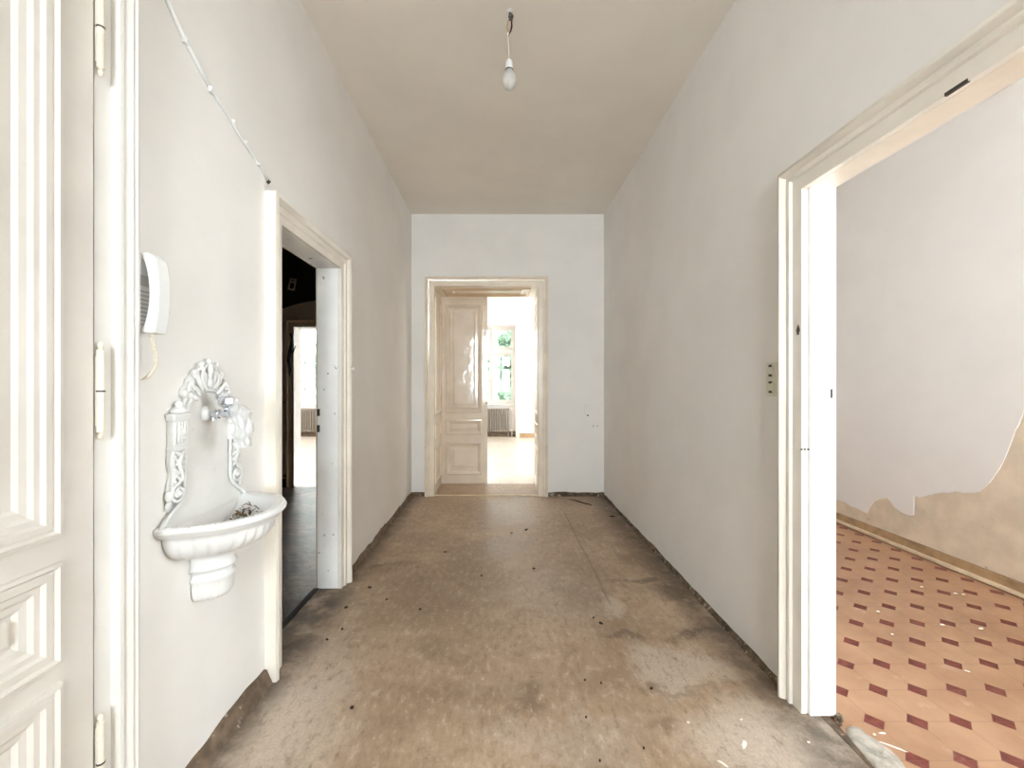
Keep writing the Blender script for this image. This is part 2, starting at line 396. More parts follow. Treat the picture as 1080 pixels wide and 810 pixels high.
# end wall of the dark room, with its own doorway to the living room
DD = (-2.60, -1.80, 2.02)
w = MB(); w.box(-6.6, DD[0]-.010, YL, YF, 0, HC); w.box(DD[1]+.010, XL-TL, YL, YF, 0, HC); w.box(DD[0]-.010, DD[1]+.010, YL, YF, DD[2]+.010, HC)
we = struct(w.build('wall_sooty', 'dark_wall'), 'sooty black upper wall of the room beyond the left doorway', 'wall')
w = MB()                                                 # paler arched plaster field below the soot
def arch_z(x): return 2.37-.16*((x+2.1)/.75)**2
xs = [-3.25+2.05*i/60 for i in range(61)]
for i in range(60):
    a, b = xs[i], xs[i+1]
    za, zb = max(.3, arch_z(a)), max(.3, arch_z(b))
    lo = DD[2] if (a >= DD[0]-.001 and b <= DD[1]+.001) else 0
    yy = YL-.03
    v = [(a, yy, lo), (b, yy, lo), (b, yy, zb), (a, yy, za), (a, YL, za), (b, YL, zb)]
    vs = [w.bm.verts.new(q) for q in v]
    w.face([vs[0], vs[1], vs[2], vs[3]]); w.face([vs[3], vs[2], vs[5], vs[4]])
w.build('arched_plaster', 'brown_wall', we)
struct(MB().box(XLL, DD[0]-.09, YL-.055, YL-.03, 0, .10).build('baseboard_dark_room', 'dark_wall'))

# living room
lw = MB().box(-6.6, 3.6, YF-.004, YW+.5, -.1, -.003).build('floor_living', 'parquet'); struct(lw, 'bright parquet floor of the living room beyond the double door', 'floor')
wins = [(-5.27, -4.23), (-2.99, -1.95), (-.70, .395), (1.6, 2.65)]
WH = 2.737
w = MB(); xs = [-6.6]
for a, b in wins: xs += [a, b]
xs.append(3.6)
for i in range(0, len(xs), 2): w.box(xs[i], xs[i+1], YW, YW+.5, 0, HC)
for a, b in wins:
    w.box(a, b, YW, YW+.5, WH, HC); w.box(a, b, YW+.16, YW+.5, 0, .77)
struct(w.build('wall_far', 'living_wall'), 'bright window wall at the far side of the living room', 'wall')
for nm, xa in (('wall_living_right', 3.4), ('wall_living_left', -6.6)):
    struct(MB().box(xa, xa+.2, YF, 6.85, 0, HC).box(xa, xa+.2, 9.05, YW, 0, HC).box(xa, xa+.2, 6.85, 9.05, 0, .8).box(xa, xa+.2, 6.85, 9.05, 2.9, HC).build(nm, 'living_wall'))  # unseen side openings, made up to let the fill lamps in
w = MB(); w.grid([[(-6.4, YW, 2.98), (3.4, YW, 2.98)], [(-6.4, YW-.03, 3.0), (3.4, YW-.03, 3.0)], [(-6.4, YW-.05, 3.08), (3.4, YW-.05, 3.08)], [(-6.4, YW-.16, 3.2), (3.4, YW-.16, 3.2)], [(-6.4, YW-.18, HC), (3.4, YW-.18, HC)]])
struct(w.build('trim_cornice', 'living_wall'))
for a, b in (wins[0], wins[2]): struct(MB().box(a, b, YW+.125, YW+.16, -.003, .13).build('baseboard_niche', 'skirt_tan'), cat=None)
w = MB(); xs2 = sorted([-6.4, 3.4]+[v for ab in wins for v in ab])
for i in range(0, len(xs2), 2): w.box(xs2[i]+(.06 if i else 0), xs2[i+1]-(.06 if i+2 < len(xs2) else 0), YW-.022, YW, 0, .10)
struct(w.build('baseboard_living', 'batten_dark'), 'brown baseboard under the living room windows', 'baseboard')

# ------------------------------------------------------------------ casings, doors
def casing(mb, mp, a0, a1, h, prof, legs=True):
    """profile (outward offset, stand-off) swept up one leg, across the head and down the other, mitred"""
    rows = []
    for st in range(4):
        row = []
        for off, dd in prof:
            a = a0-off if st < 2 else a1+off
            z = 0.0 if st in (0, 3) else h+off
            row.append(mp(a, z, dd))
        rows.append(row)
    mb.grid(rows, cap0=True, cap1=True); return mb
def ring(mb, mp, u0, u1, v0, v1, prof, cap=False):
    rows = []
    for ins, dd in prof:
        rows.append([mp(u0+ins, v0+ins, dd), mp(u1-ins, v0+ins, dd), mp(u1-ins, v1-ins, dd), mp(u0+ins, v1-ins, dd)])
    mb.grid(rows, closed_u=True, cap1=cap); return mb
CAS = [(0, 0), (0, .022), (.048, .024), (.052, .034), (.060, .036), (.066, .030), (.074, .032), (.080, .046), (.088, .052), (.100, .050), (.106, .044), (.106, 0)]
CASL = [(0, 0), (0, .020), (.036, .022), (.042, .030), (.054, .032), (.060, .028), (.070, .030), (.078, .048), (.090, .055), (.108, .050), (.108, 0)]

def jamb_boxes(mb, kind, a0, a1, h, d0, d1, th=.012):
    """lining of an opening; kind x: opening in an x-plane wall (a along y), kind y: in a y-plane wall (a along x)"""
    if kind == 'x':
        mb.box(d0, d1, a0-th, a0, 0, h+th); mb.box(d0, d1, a1, a1+th, 0, h+th); mb.box(d0, d1, a0, a1, h, h+th)
    else:
        mb.box(a0-th, a0, d0, d1, 0, h+th); mb.box(a1, a1+th, d0, d1, 0, h+th); mb.box(a0, a1, d0, d1, h, h+th)
    return mb

# left doorway (trim_1)
t1 = struct(casing(MB(), lambda a, z, d: (XL+d, a, z), D_L[0], D_L[1], D_L[2], CASL).build('trim_1', 'wood_ivory', smooth=True), 'cream moulded casing around the open left doorway', 'door frame')
jamb_boxes(MB(), 'x', D_L[0], D_L[1], D_L[2], XL-TL+.001, XL-.001).build('jamb', 'wood_chip', t1, bevel=.003)
w = MB(); casing(w, lambda a, z, d: (XL-TL-d, a, z), D_L[0], D_L[1], D_L[2], [(0, 0), (0, .006), (.09, .010), (.09, 0)]); w.build('rear_casing', 'wood_cream', t1)
w = MB()
for py in (435, 452): 
    q = P(333.6, py, 2.65); w.box(XL-TL+.004, XL-TL+.018, 2.644, 2.652, q.z-.022, q.z+.022)
w.build('strike_plate', 'dark_metal', t1)
q = P(372, 389, 2.755); MB().lathe((XL+.050, 2.735, q.z), [(.006, 0), (.006, .012), (.011, .016), (.011, .024), (.004, .028)], 12, 'x').build('latch_knob', 'wood_white', t1, smooth=True)
struct(MB().box(XL-TL-.02, XL-TL+.012, D_L[0], D_L[1], -.01, .004).build('trim_threshold', 'black'))

# right doorway (trim_2)
t2 = struct(casing(MB(), lambda a, z, d: (XR-d, a, z), D_R[0], D_R[1], D_R[2], CAS).build('trim_2', 'wood_ivory', smooth=True), 'cream moulded casing around the wide right doorway to the tiled room', 'door frame')
w = MB(); w.box(XR+.001, XR+TR-.001, D_R[0]-.012, D_R[0], 0, D_R[2]); w.box(XR+.001, XR+TR-.001, D_R[1], D_R[1]+.012, 0, D_R[2])
MB().box(XR+.001, XR+TR-.001, D_R[0]-.012, D_R[1]+.012, D_R[2], D_R[2]+.012).build('jamb_head', 'wood_cream', t2)  # darker cream colour stands in for the shade on the soffit
w.build('jamb', 'wood_chip', t2, bevel=.004)
w = MB(); w.box(XR+.004, XR+TR+.0045, D_R[1]-.013, D_R[1]+.004, 0, D_R[2]); w.build('rebate_strip', 'wood_chip', t2, bevel=.002)
w = MB(); casing(w, lambda a, z, d: (XR+TR+d, a, z), D_R[0], D_R[1], D_R[2], [(0, 0), (0, .004), (.09, .008), (.09, 0)]); w.build('rear_casing', 'wood_white', t2)
w = MB()
q = P(874, 415, 1.645); w.box(q.x-.004, q.x+.004, 1.629, 1.640, q.z-.018, q.z+.018); w.build('strike_plate', 'dark_metal', t2)
w = MB()
for px in (845.5, 849, 852.5):
    q = P(px, 474, 1.639); w.lathe((q.x, 1.6395, q.z), [(.0035, -.002), (.0035, .002)], 8, 'y')
w.build('screw_hole', 'dark_metal', t2)
q = P(843.5, 348, 1.65); MB().blob((XR-.023, 1.662, q.z), .004, .008, .020, 8, 6, .25, 3).build('paint_chip', 'dark_metal', t2)
MB().box(XR-.0235, XR-.016, 1.06, 1.115, D_R[2]-.002, D_R[2]+.007).build('bolt_socket', 'dark_metal', t2)
# end double doorway (trim_3) with panelled reveals
t3 = struct(casing(MB(), lambda a, z, d: (a, YE-d, z), D_E[0], D_E[1], D_E[2], CAS).build('trim_3', 'wood_cream', smooth=True), 'cream moulded casing and deep panelled reveal of the double doorway', 'door frame')
jamb_boxes(MB(), 'y', D_E[0], D_E[1], D_E[2], YE+.001, YF+.004, .02).build('reveal_lining', 'wood_cream', t3)
MOU = [(0, 0), (0, .006), (.008, .012), (.016, .010), (.026, .003), (.030, 0)]
pan = [(.124, .524), (.65, .82), (.94, 2.33)]
for sx, xx in ((1, D_E[0]), (-1, D_E[1])):
    for v0, v1 in pan:
        w = MB(); ring(w, lambda u, v, d: (xx+sx*d, u, v), YE+.07, YF-.09, v0, v1, MOU); w.build('panel_moulding', 'wood_cream', t3)
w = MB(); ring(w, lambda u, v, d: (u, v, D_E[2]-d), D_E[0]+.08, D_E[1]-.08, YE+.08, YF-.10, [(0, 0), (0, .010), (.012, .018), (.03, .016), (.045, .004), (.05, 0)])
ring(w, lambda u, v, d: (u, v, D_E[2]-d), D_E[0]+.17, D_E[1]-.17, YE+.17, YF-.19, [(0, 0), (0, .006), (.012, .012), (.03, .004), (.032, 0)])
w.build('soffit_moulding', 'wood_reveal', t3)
struct(MB().box(D_E[0], D_E[1], YE-.002, YE+.03, -.004, .010).build('trim_sill', 'batten', bevel=.004), 'thin pale threshold strip across the double doorway', 'threshold')
struct(MB().box(D_E[0]-.02, D_E[1]+.02, YE+.012, YF-.003, -.1, -.001).build('floor_reveal', 'floor'), 'strip of worn floor inside the deep double doorway', 'floor')
w = MB(); casing(w, lambda a, z, d: (a, YL-.03-d, z), DD[0], DD[1], DD[2], [(0, 0), (0, .02), (.06, .02), (.07, .035), (.085, .03), (.085, 0)])
t4 = struct(w.build('trim_4', 'wood_reveal'), 'brown casing of the doorway from the sooty room to the bright one', 'door frame')
jamb_boxes(MB(), 'y', DD[0], DD[1], DD[2], YL-.05, YF+.004, .012).build('jamb', 'wood_white', t4)

PAN_D = [(-.020, 0), (-.018, .010), (-.010, .017), (.004, .018), (.010, .012), (.018, .010), (.026, .002), (.034, -.003), (.040, -.014)]
FIELD = [(.036, -.0145), (.075, -.0145), (.080, -.010), (.095, -.005)]
def panel_door(name, mp, w_, h, th, u0, u1, panels, mat, moul=PAN_D, field=FIELD, both=False):
    """mp(u, v, n): n = 0 the front face, -th the back"""
    b = MB()
    def bx(a0, a1, b0, b1):
        v = [b.bm.verts.new(mp(u, q, n)) for u in (a0, a1) for q in (b0, b1) for n in (-th, 0)]
        for f in ((0,1,3,2), (4,6,7,5), (0,4,5,1), (2,3,7,6), (0,2,6,4), (1,5,7,3)): b.face([v[i] for i in f])
    bx(0, u0, 0, h); bx(u1, w_, 0, h)
    zs = [0.0]+[z for p in panels for z in p]+[h]
    for i in range(0, len(zs), 2): bx(u0, u1, zs[i], zs[i+1])
    d = b.build(name, mat, None, weld=False); struct(d)
    for v0, v1 in panels:
        fld = field; lim = min(v1-v0, u1-u0)/2-.02
        if field[-1][0] > lim:                       # low panels get a narrower raised border
            k = (lim-field[0][0])/(field[-1][0]-field[0][0]); fld = [(field[0][0]+(a-field[0][0])*k, d) for a, d in field]
        c = MB(); ring(c, mp, u0, u1, v0, v1, fld, True)
        ring(c, lambda u, v, n: mp(u, v, -th-n), u0, u1, v0, v1, fld, True)
        pn = c.build('panel', mat, d)
        c = MB(); ring(c, mp, u0, u1, v0, v1, moul); ring(c, lambda u, v, n: mp(u, v, -th-n), u0, u1, v0, v1, moul)
        c.build('moulding', mat, pn)
    return d
# entrance door, closed, on the left
wI = D_I[1]-D_I[0]-.010
PAN_I = [(-.012, 0), (-.010, .008), (-.002, .010), (.004, .002), (.010, .004), (.022, .004), (.028, -.004), (.040, -.004), (.048, -.010), (.062, -.012), (.070, -.019)]
FIELD_I = [(.066, -.0195), (.110, -.0195), (.120, -.011), (.135, -.009)]
d1 = panel_door('door_1', lambda u, v, n: (XL+.022+n, D_I[1]-.006-u, v), wI, D_I[2]-.004, .046, .088, wI-.088, [(.150, .610), (.676, .885), (.965, 2.38)], 'wood_door', PAN_I, FIELD_I)
d1['label'] = 'white panelled entrance door at the left edge'; d1['category'] = 'door'
def hinge(parent, x, y, z0, z1):
    zc, hh, r = (z0+z1)/2, (z1-z0), .0085
    b = MB()
    prof = [(.002, 0), (.006, .004), (.007, .012), (.004, .017), (.0085, .021), (.0085, .026), (r, .030), (r, hh*.5-.002), (r*.72, hh*.5-.001), (r*.72, hh*.5+.001), (r, hh*.5+.002), (r, hh-.030), (.0085, hh-.026), (.0085, hh-.021), (.004, hh-.017), (.007, hh-.012), (.006, hh-.004), (.002, hh)]
    b.lathe((x, y, z0), prof, 14)
    b.box(x-.012, x-.004, y-.004, y+.004, z0+.035, z1-.035)
    o = b.build('hinge', 'hinge', parent, smooth=True)
    MB().lathe((x, y, z0+hh*.5-.0025), [(r*.5, 0), (r+.0006, 0), (r+.0006, .004), (r*.5, .004)], 14).build('hinge_joint', 'dark_metal', o)
    return o
for z0, z1 in ((.235, .480), (1.160, 1.405), (2.065, 2.31)): hinge(d1, XL+.031, D_I[1]+.004, z0, z1)
CASI = [(0, 0), (0, .018), (.042, .020), (.048, .040), (.056, .042), (.060, .036), (.068, .040), (.078, .048), (.084, .044), (.090, .050), (.098, .048), (.102, 0)]
t5 = struct(casing(MB(), lambda a, z, d: (XL+d, a, z), D_I[0], D_I[1], D_I[2], CASI).build('trim_5', 'wood_white', smooth=True), 'white moulded casing beside the entrance door', 'door frame')
jamb_boxes(MB(), 'x', D_I[0], D_I[1], D_I[2], XL-.095, XL+.017).build('jamb', 'wood_cream', t5)

# double door leaves
wl = .617
def leaf(name, mp):
    return panel_door(name, mp, wl, 2.437, .042, .087, wl-.087, pan, 'door_gloss')
a1 = R(1.5)
dl = leaf('door_2', lambda u, v, n: (-.778+u*math.cos(a1)+n*math.sin(a1), YF+.010+u*math.sin(a1)-n*math.cos(a1), v+.004))
dl['label'] = 'closed glossy cream leaf of the double door at the end'; dl['category'] = 'door'
a2 = R(-118)
ca, sa = math.cos(a2), math.sin(a2)
dr = leaf('door_3', lambda u, v, n: (.492-u*ca-n*sa, YF+.035-u*sa+n*ca, v+.004))
dr['label'] = 'cream leaf of the double door swung open into the living room'; dr['category'] = 'door'
MB().lathe((-.165, YF-.012, 1.05), [(.010, .006), (.010, -.006), (.006, -.012), (.006, -.024)], 12, 'y').build('keyhole_rose', 'dark_metal', dl)

# skirtings: residue where boards were torn off
def residue(name, pts, h, depth, nrm, mat, seed, parent=None, label=None):
    b = MB(); rows = []
    n = 160; Ln = (Vector(pts[1])-Vector(pts[0])).length
    for i in range(n+1):
        f = i/n; a, c = Vector(pts[0]), Vector(pts[1]); q = a.lerp(c, f)
        k = mnoise.noise((f*Ln*3+seed, seed, 0)); k2 = mnoise.noise((f*Ln*11+seed, 3.3, seed))
        hh = max(.004, h*(1+.45*k+.22*k2)); dd = depth*(1+.3*k2+.3*k)
        nv = Vector(nrm)
        rows.append([q+Vector((0, 0, hh)), q+nv*dd*.5+Vector((0, 0, hh*.95)), q+nv*dd+Vector((0, 0, hh*.45)), q+nv*dd*1.5, q])
    b.grid(rows, cap0=True, cap1=True)
    o = struct(b.build(name, mat)); o['category'] = 'baseboard'
    if label: o['label'] = label
    return o
residue('baseboard_left', ((XL, 1.14, 0), (XL, 1.815, 0)), .055, .022, (1, 0, 0), 'skirt_tan', 1, label='torn brown skirting residue under the wall fountain')
residue('baseboard_left', ((XL, 2.765, 0), (XL, YE, 0)), .045, .016, (1, 0, 0), 'skirt_tan', 2, label='brown skirting residue on the left wall beyond the doorway')
residue('baseboard_right', ((XR, 1.756, 0), (XR, YE, 0)), .024, .014, (-1, 0, 0), 'skirt_dirt', 5, label='thin dark gap along the foot of the right wall')
residue('baseboard_end', ((D_E[1]+.108, YE, 0), (XR, YE, 0)), .040, .018, (0, -1, 0), 'skirt_dirt', 8, label='dark broken skirting residue right of the double doorway')
residue('baseboard_end', ((XL, YE, 0), (D_E[0]-.108, YE, 0)), .040, .012, (0, -1, 0), 'skirt_tan', 11, label='skirting residue left of the double doorway')

# tiled room: wooden battens along the foot of the wall
b = MB(); b.box(XRR-.022, XRR, YB, YE, -.004, .085)
bt = struct(b.build('baseboard_tiled_room', 'batten_dark', bevel=.003), 'wooden skirting battens along the tiled floor', 'baseboard')
b = MB(); b.box(XRR-.042, XRR-.022, YB, 2.95, .004, .030); b.box(XRR-.046, XRR-.024, 2.88, YE, .004, .029); b.build('batten', 'batten', bt, bevel=.004)
# mortar left at the threshold of the tiled room, on the tiles
b = MB(); cs = [(892,768),(905,767),(914,775),(924,781),(936,790),(948,800),(956,812),(975,840),(985,870),(960,880),(935,838),(922,812),(905,792),(893,777)]
base = [G(x, y, -.004) for x, y in cs]; cen = sum(base, Vector())/len(base)
base2 = []
for i in range(len(base)):
    a, c = base[i], base[(i+1) % len(base)]
    for k in range(4):
        q = a.lerp(c, k/4); q += (q-cen)*.10*mnoise.noise(q*40); base2.append(q)
rows = []
for f, z in ((1, -.004), (.96, .003), (.8, .008), (.5, .010), (.2, .011)):
    rows.append([Vector((cen.x+(q.x-cen.x)*f, cen.y+(q.y-cen.y)*f, z+(.006*mnoise.noise(q*30+Vector((0, 0, f*9))) if f < .97 else 0))) for q in base2])
b.grid(rows, closed_u=True, cap1=True)
struct(b.build('floor_mortar', 'mortar', smooth=True), 'pale mortar residue on the tiles at the right threshold', 'floor')
struct(MB().box(XR+.045, XR+.075, .80, 1.64, -.01, .002).build('trim_gap', 'skirt_dirt'))

# ------------------------------------------------------------------ windows
def window(idx, a, b, y, z0, z1, zt0=None, zt1=None, mull=.19, mat='wood_white', label=None):
    c = (a+b)/2; fr = MB(); e = .055
    fr.box(a, a+e, y, y+.06, z0, z1); fr.box(b-e, b, y, y+.06, z0, z1); fr.box(a+e, b-e, y, y+.06, z0, z0+e); fr.box(a+e, b-e, y, y+.06, z1-e, z1)
    if zt0: fr.box(a+e, b-e, y-.012, y+.06, zt0, zt1)
    fr.box(c-mull/4, c+mull/4, y-.008, y+.06, z0+e, z1-e)
    o = struct(fr.build('window_%d' % idx, mat, bevel=.005))
    if label: o['label'] = label; o['category'] = 'window'
    for s, (u0, u1) in enumerate(((a+e, c-mull/4), (c+mull/4, b-e))):
        for (v0, v1) in (((z0+e, zt0), (zt1, z1-e)) if zt0 else ((z0+e, z1-e),)):
            q = MB(); k = .045 if zt0 else .05
            q.box(u0, u0+k, y+.01, y+.05, v0, v1); q.box(u1-k, u1, y+.01, y+.05, v0, v1); q.box(u0+k, u1-k, y+.01, y+.05, v0, v0+k); q.box(u0+k, u1-k, y+.01, y+.05, v1-k, v1)
            sa_ = q.build('sash', mat, o, bevel=.004)
            MB().box(u0+k, u1-k, y+.028, y+.032, v0+k, v1-k).build('pane', 'glass', sa_)
    return o
labs = ['living room window seen through the sooty left room', None, 'tall living room window above the radiator', None]
for i, (a, b) in enumerate(wins):
    o = window(i+1, a, b, YW+.24, .80, WH, 2.06, 2.18, label=labs[i])
    MB().box(a-.01, b+.01, YW+.10, YW+.30, .77, .80).build('sill', 'wood_white', o, bevel=.006)
    w = MB(); casing(w, lambda u, z, d: (u, YW-d, z), a, b, WH, [(0, 0), (0, .03), (.03, .035), (.05, .05), (.075, .05), (.09, .03), (.09, 0)]); w.build('casing', 'wood_cream', o)
window(7, W_K2[0], W_K2[1], YB-.12, W_K2[2], W_K2[3], 2.20, 2.30, .14)
window(5, W_R[0], W_R[1], YB-.12, W_R[2], W_R[3], 2.20, 2.30, .14)
wk = window(6, W_K[0], W_K[1], 0, W_K[2], W_K[3], 2.20, 2.30, .14)
wk.rotation_euler = (0, 0, R(90)); wk.location = (XRR+.15, 0, 0)

# radiators under the living room windows
def radiator(xc, y, label):
    r = thing('radiator', label, 'radiator', (xc, y, 0), 'cast radiators under the living room windows')
    n, pw = 15, .057; x0_ = xc-.43
    for i in range(n):
        b = MB(); xx = x0_+(i+.5)*pw
        for yy in (y+.025, y+.095):
            b.tube([(xx, yy, .125), (xx, yy, .16), (xx, yy, .42), (xx, yy, .66), (xx, yy, .70)], [.016, .022, .021, .022, .016], 8)
        b.box(xx-.026, xx+.026, y+.006, y+.114, .64, .70); b.box(xx-.026, xx+.026, y+.006, y+.114, .125, .18)
        b.build('section', 'radiator', r, bevel=.008)
    for xx in (x0_+pw*.5, x0_+pw*(n-.5)):
        MB().lathe((xx, y+.06, -.003), [(.03, 0), (.022, .02), (.016, .07), (.02, .13)], 10).build('foot', 'radiator', r, smooth=True)
    xe = x0_+n*pw
    MB().tube([(xe-.01, y+.06, .155), (xe+.05, y+.06, .155), (xe+.06, y+.06, .145), (xe+.06, y+.06, -.003)], .011, 8).build('return_pipe', 'wood_white', r, smooth=True)
    MB().tube([(xe-.01, y+.06, .67), (xe+.035, y+.06, .67), (xe+.055, y+.06, .67), (xe+.062, y+.06, .66), (xe+.062, y+.06, .60), (xe+.062, y+.06, -.003)], .010, 8).build('feed_pipe', 'wood_white', r, smooth=True)
    MB().lathe((xe+.045, y+.06, .67), [(.012, 0), (.020, .004), (.020, .030), (.014, .045)], 12, 'z').build('valve', 'plastic_white', r, smooth=True)
    return r
r1 = radiator(-.185, YW+.015, 'brown-grey ribbed radiator seen through the open double doorway')
r2 = copy_tree(r1); r2.location.x = -4.75; r2['label'] = 'ribbed radiator glimpsed through the sooty left doorway'
for ch in [r1, r2]: pass

# ------------------------------------------------------------------ wall fountain
YC = 1.452                                       # centre along the wall
wf = thing('wall_fountain', 'ornate white cast-iron wall fountain with a half-round basin', 'wall fountain', (XL, YC, .57))
def W(u, v, d): return Vector((XL+d, YC+u, v))     # u along the wall (away from the eye), v height, d stand-off
# backing plate
out = []
half = [(.0, 1.325), (.04, 1.322), (.075, 1.300), (.10, 1.275), (.115, 1.24), (.123, 1.20), (.165, 1.19), (.165, 1.09), (.150, 1.06), (.150, .99), (.170, .955), (.16, .92), (.185, .885), (.215, .85), (.0, .85)]
b = MB()
vs = [b.bm.verts.new(W(u, v, .006)) for u, v in half]+[b.bm.verts.new(W(-u, v, .006)) for u, v in reversed(half[1:-1])]
vb = [b.bm.verts.new(W(u, v, .0005)) for u, v in half]+[b.bm.verts.new(W(-u, v, .0005)) for u, v in reversed(half[1:-1])]
b.face(vs)
for i in range(len(vs)): b.face([vs[i], vs[(i+1) % len(vs)], vb[(i+1) % len(vb)], vb[i]])
b.build('back_plate', 'iron_panel', wf)
AX = (1, 0, 0)
def scroll(b, c, r0, r1, a0, a1, d, tr, n=26, sgn=1):
    pts, rs = [], []
    for i in range(n+1):
        f = i/n; a = a0+(a1-a0)*f; r = r0+(r1-r0)*f
        pts.append(W(sgn*(c[0]+r*math.cos(a)), c[1]+r*math.sin(a), d)); rs.append(tr*(1-.35*f))
    b.tube(pts, rs, 8, 1.0, AX)
def stroke(b, pts, rs, d, sgn=1, n=14, flat=1.0):
    """smooth stroke through (u, v) points"""
    out, rad = [], []
    m = len(pts)-1
    for i in range(n*m+1):
        f = i/n; k = min(int(f), m-1); s_ = f-k
        g = lambda j: Vector(pts[max(0, min(m, j))])
        p0, p1, p2, p3 = g(k-1), g(k), g(k+1), g(k+2)
        q = .5*((2*p1)+(p2-p0)*s_+(2*p0-5*p1+4*p2-p3)*s_*s_+(3*p1-p0-3*p2+p3)*s_**3)
        rr = rs[k]*(1-s_)+rs[k+1]*s_ if isinstance(rs, (list, tuple)) else rs
        out.append(W(sgn*q.x, q.y, d)); rad.append(rr)
    b.tube(out, rad, 8, flat, AX)
# arch moulding
b = MB()
arch = [(.108, 1.155), (.108, 1.19), (.101, 1.225), (.084, 1.252), (.056, 1.270), (.026, 1.278), (0, 1.280)]
full = arch+[(-u, v) for u, v in reversed(arch[:-1])]
stroke(b, full, .0085, .012); stroke(b, [(u*1.12, v+.012) for u, v in full], .0075, .010)
b.build('arch', 'iron_white', wf, smooth='all')
_W = W
def W(u, v, d): return _W(u*.88-.008, v, d)
# crest: shell-like fan of leaves and scrolls on a gabled ground
b = MB()
def ground(b, hp, d0, d1, mirror=True, sgn=1):
    pl = hp+[(-u, v) for u, v in reversed(hp) if abs(u) > 1e-6] if mirror else hp
    pf = [b.bm.verts.new(W(sgn*u, v, d1)) for u, v in pl]; pb = [b.bm.verts.new(W(sgn*u, v, d0)) for u, v in pl]
    f = b.face(pf)
    for i in range(len(pl)): b.face([pf[i], pf[(i+1) % len(pl)], pb[(i+1) % len(pl)], pb[i]])
ground(b, [(0, 1.282), (.056, 1.272), (.086, 1.254), (.108, 1.248), (.130, 1.264), (.128, 1.284), (.110, 1.298), (.104, 1.316), (.082, 1.328), (.072, 1.346), (.046, 1.352), (.034, 1.370), (.014, 1.376), (0, 1.388)], .001, .012)
for k in range(9):
    a = R(90+(k-4)*17.5); L = .092 if k == 4 else (.086 if abs(k-4) == 1 else .074 if abs(k-4) == 2 else .06 if abs(k-4) == 3 else .046)
    u0, v0 = math.cos(a)*.062, 1.226+math.sin(a)*.062
    u1, v1 = math.cos(a)*(.062+L), 1.226+math.sin(a)*(.062+L)
    um, vm = (u0+u1)/2+math.sin(a)*.006*(k-4)/4, (v0+v1)/2
    stroke(b, [(u0, v0), (um, vm), (u1, v1)], [.0045, .0105, .0065], .018)
    b.blob(W(u1, v1, .018), .010, .0105, .0105, 10, 6)
for s in (1, -1):
    scroll(b, (.050, 1.335), .020, .004, R(-60), R(420), .020, .0055, 30, s)
    scroll(b, (.093, 1.288), .019, .004, R(-40), R(430), .020, .0055, 30, s)
    stroke(b, [(.020, 1.282), (.045, 1.312), (.034, 1.350), (.012, 1.368)], [.005, .007, .006, .005], .022, s)
    b.blob(W(s*.118, 1.268, .014), .011, .012, .013, 10, 6)
    b.blob(W(s*.075, 1.330, .016), .010, .010, .012, 10, 6)
b.blob(W(0, 1.352, .022), .012, .013, .022, 10, 8); b.blob(W(0, 1.378, .018), .010, .011, .010, 10, 6)
b.blob(W(0, 1.305, .020), .012, .016, .020, 10, 8)
W = _W
b.build('crest', 'iron_white', wf, smooth='all')
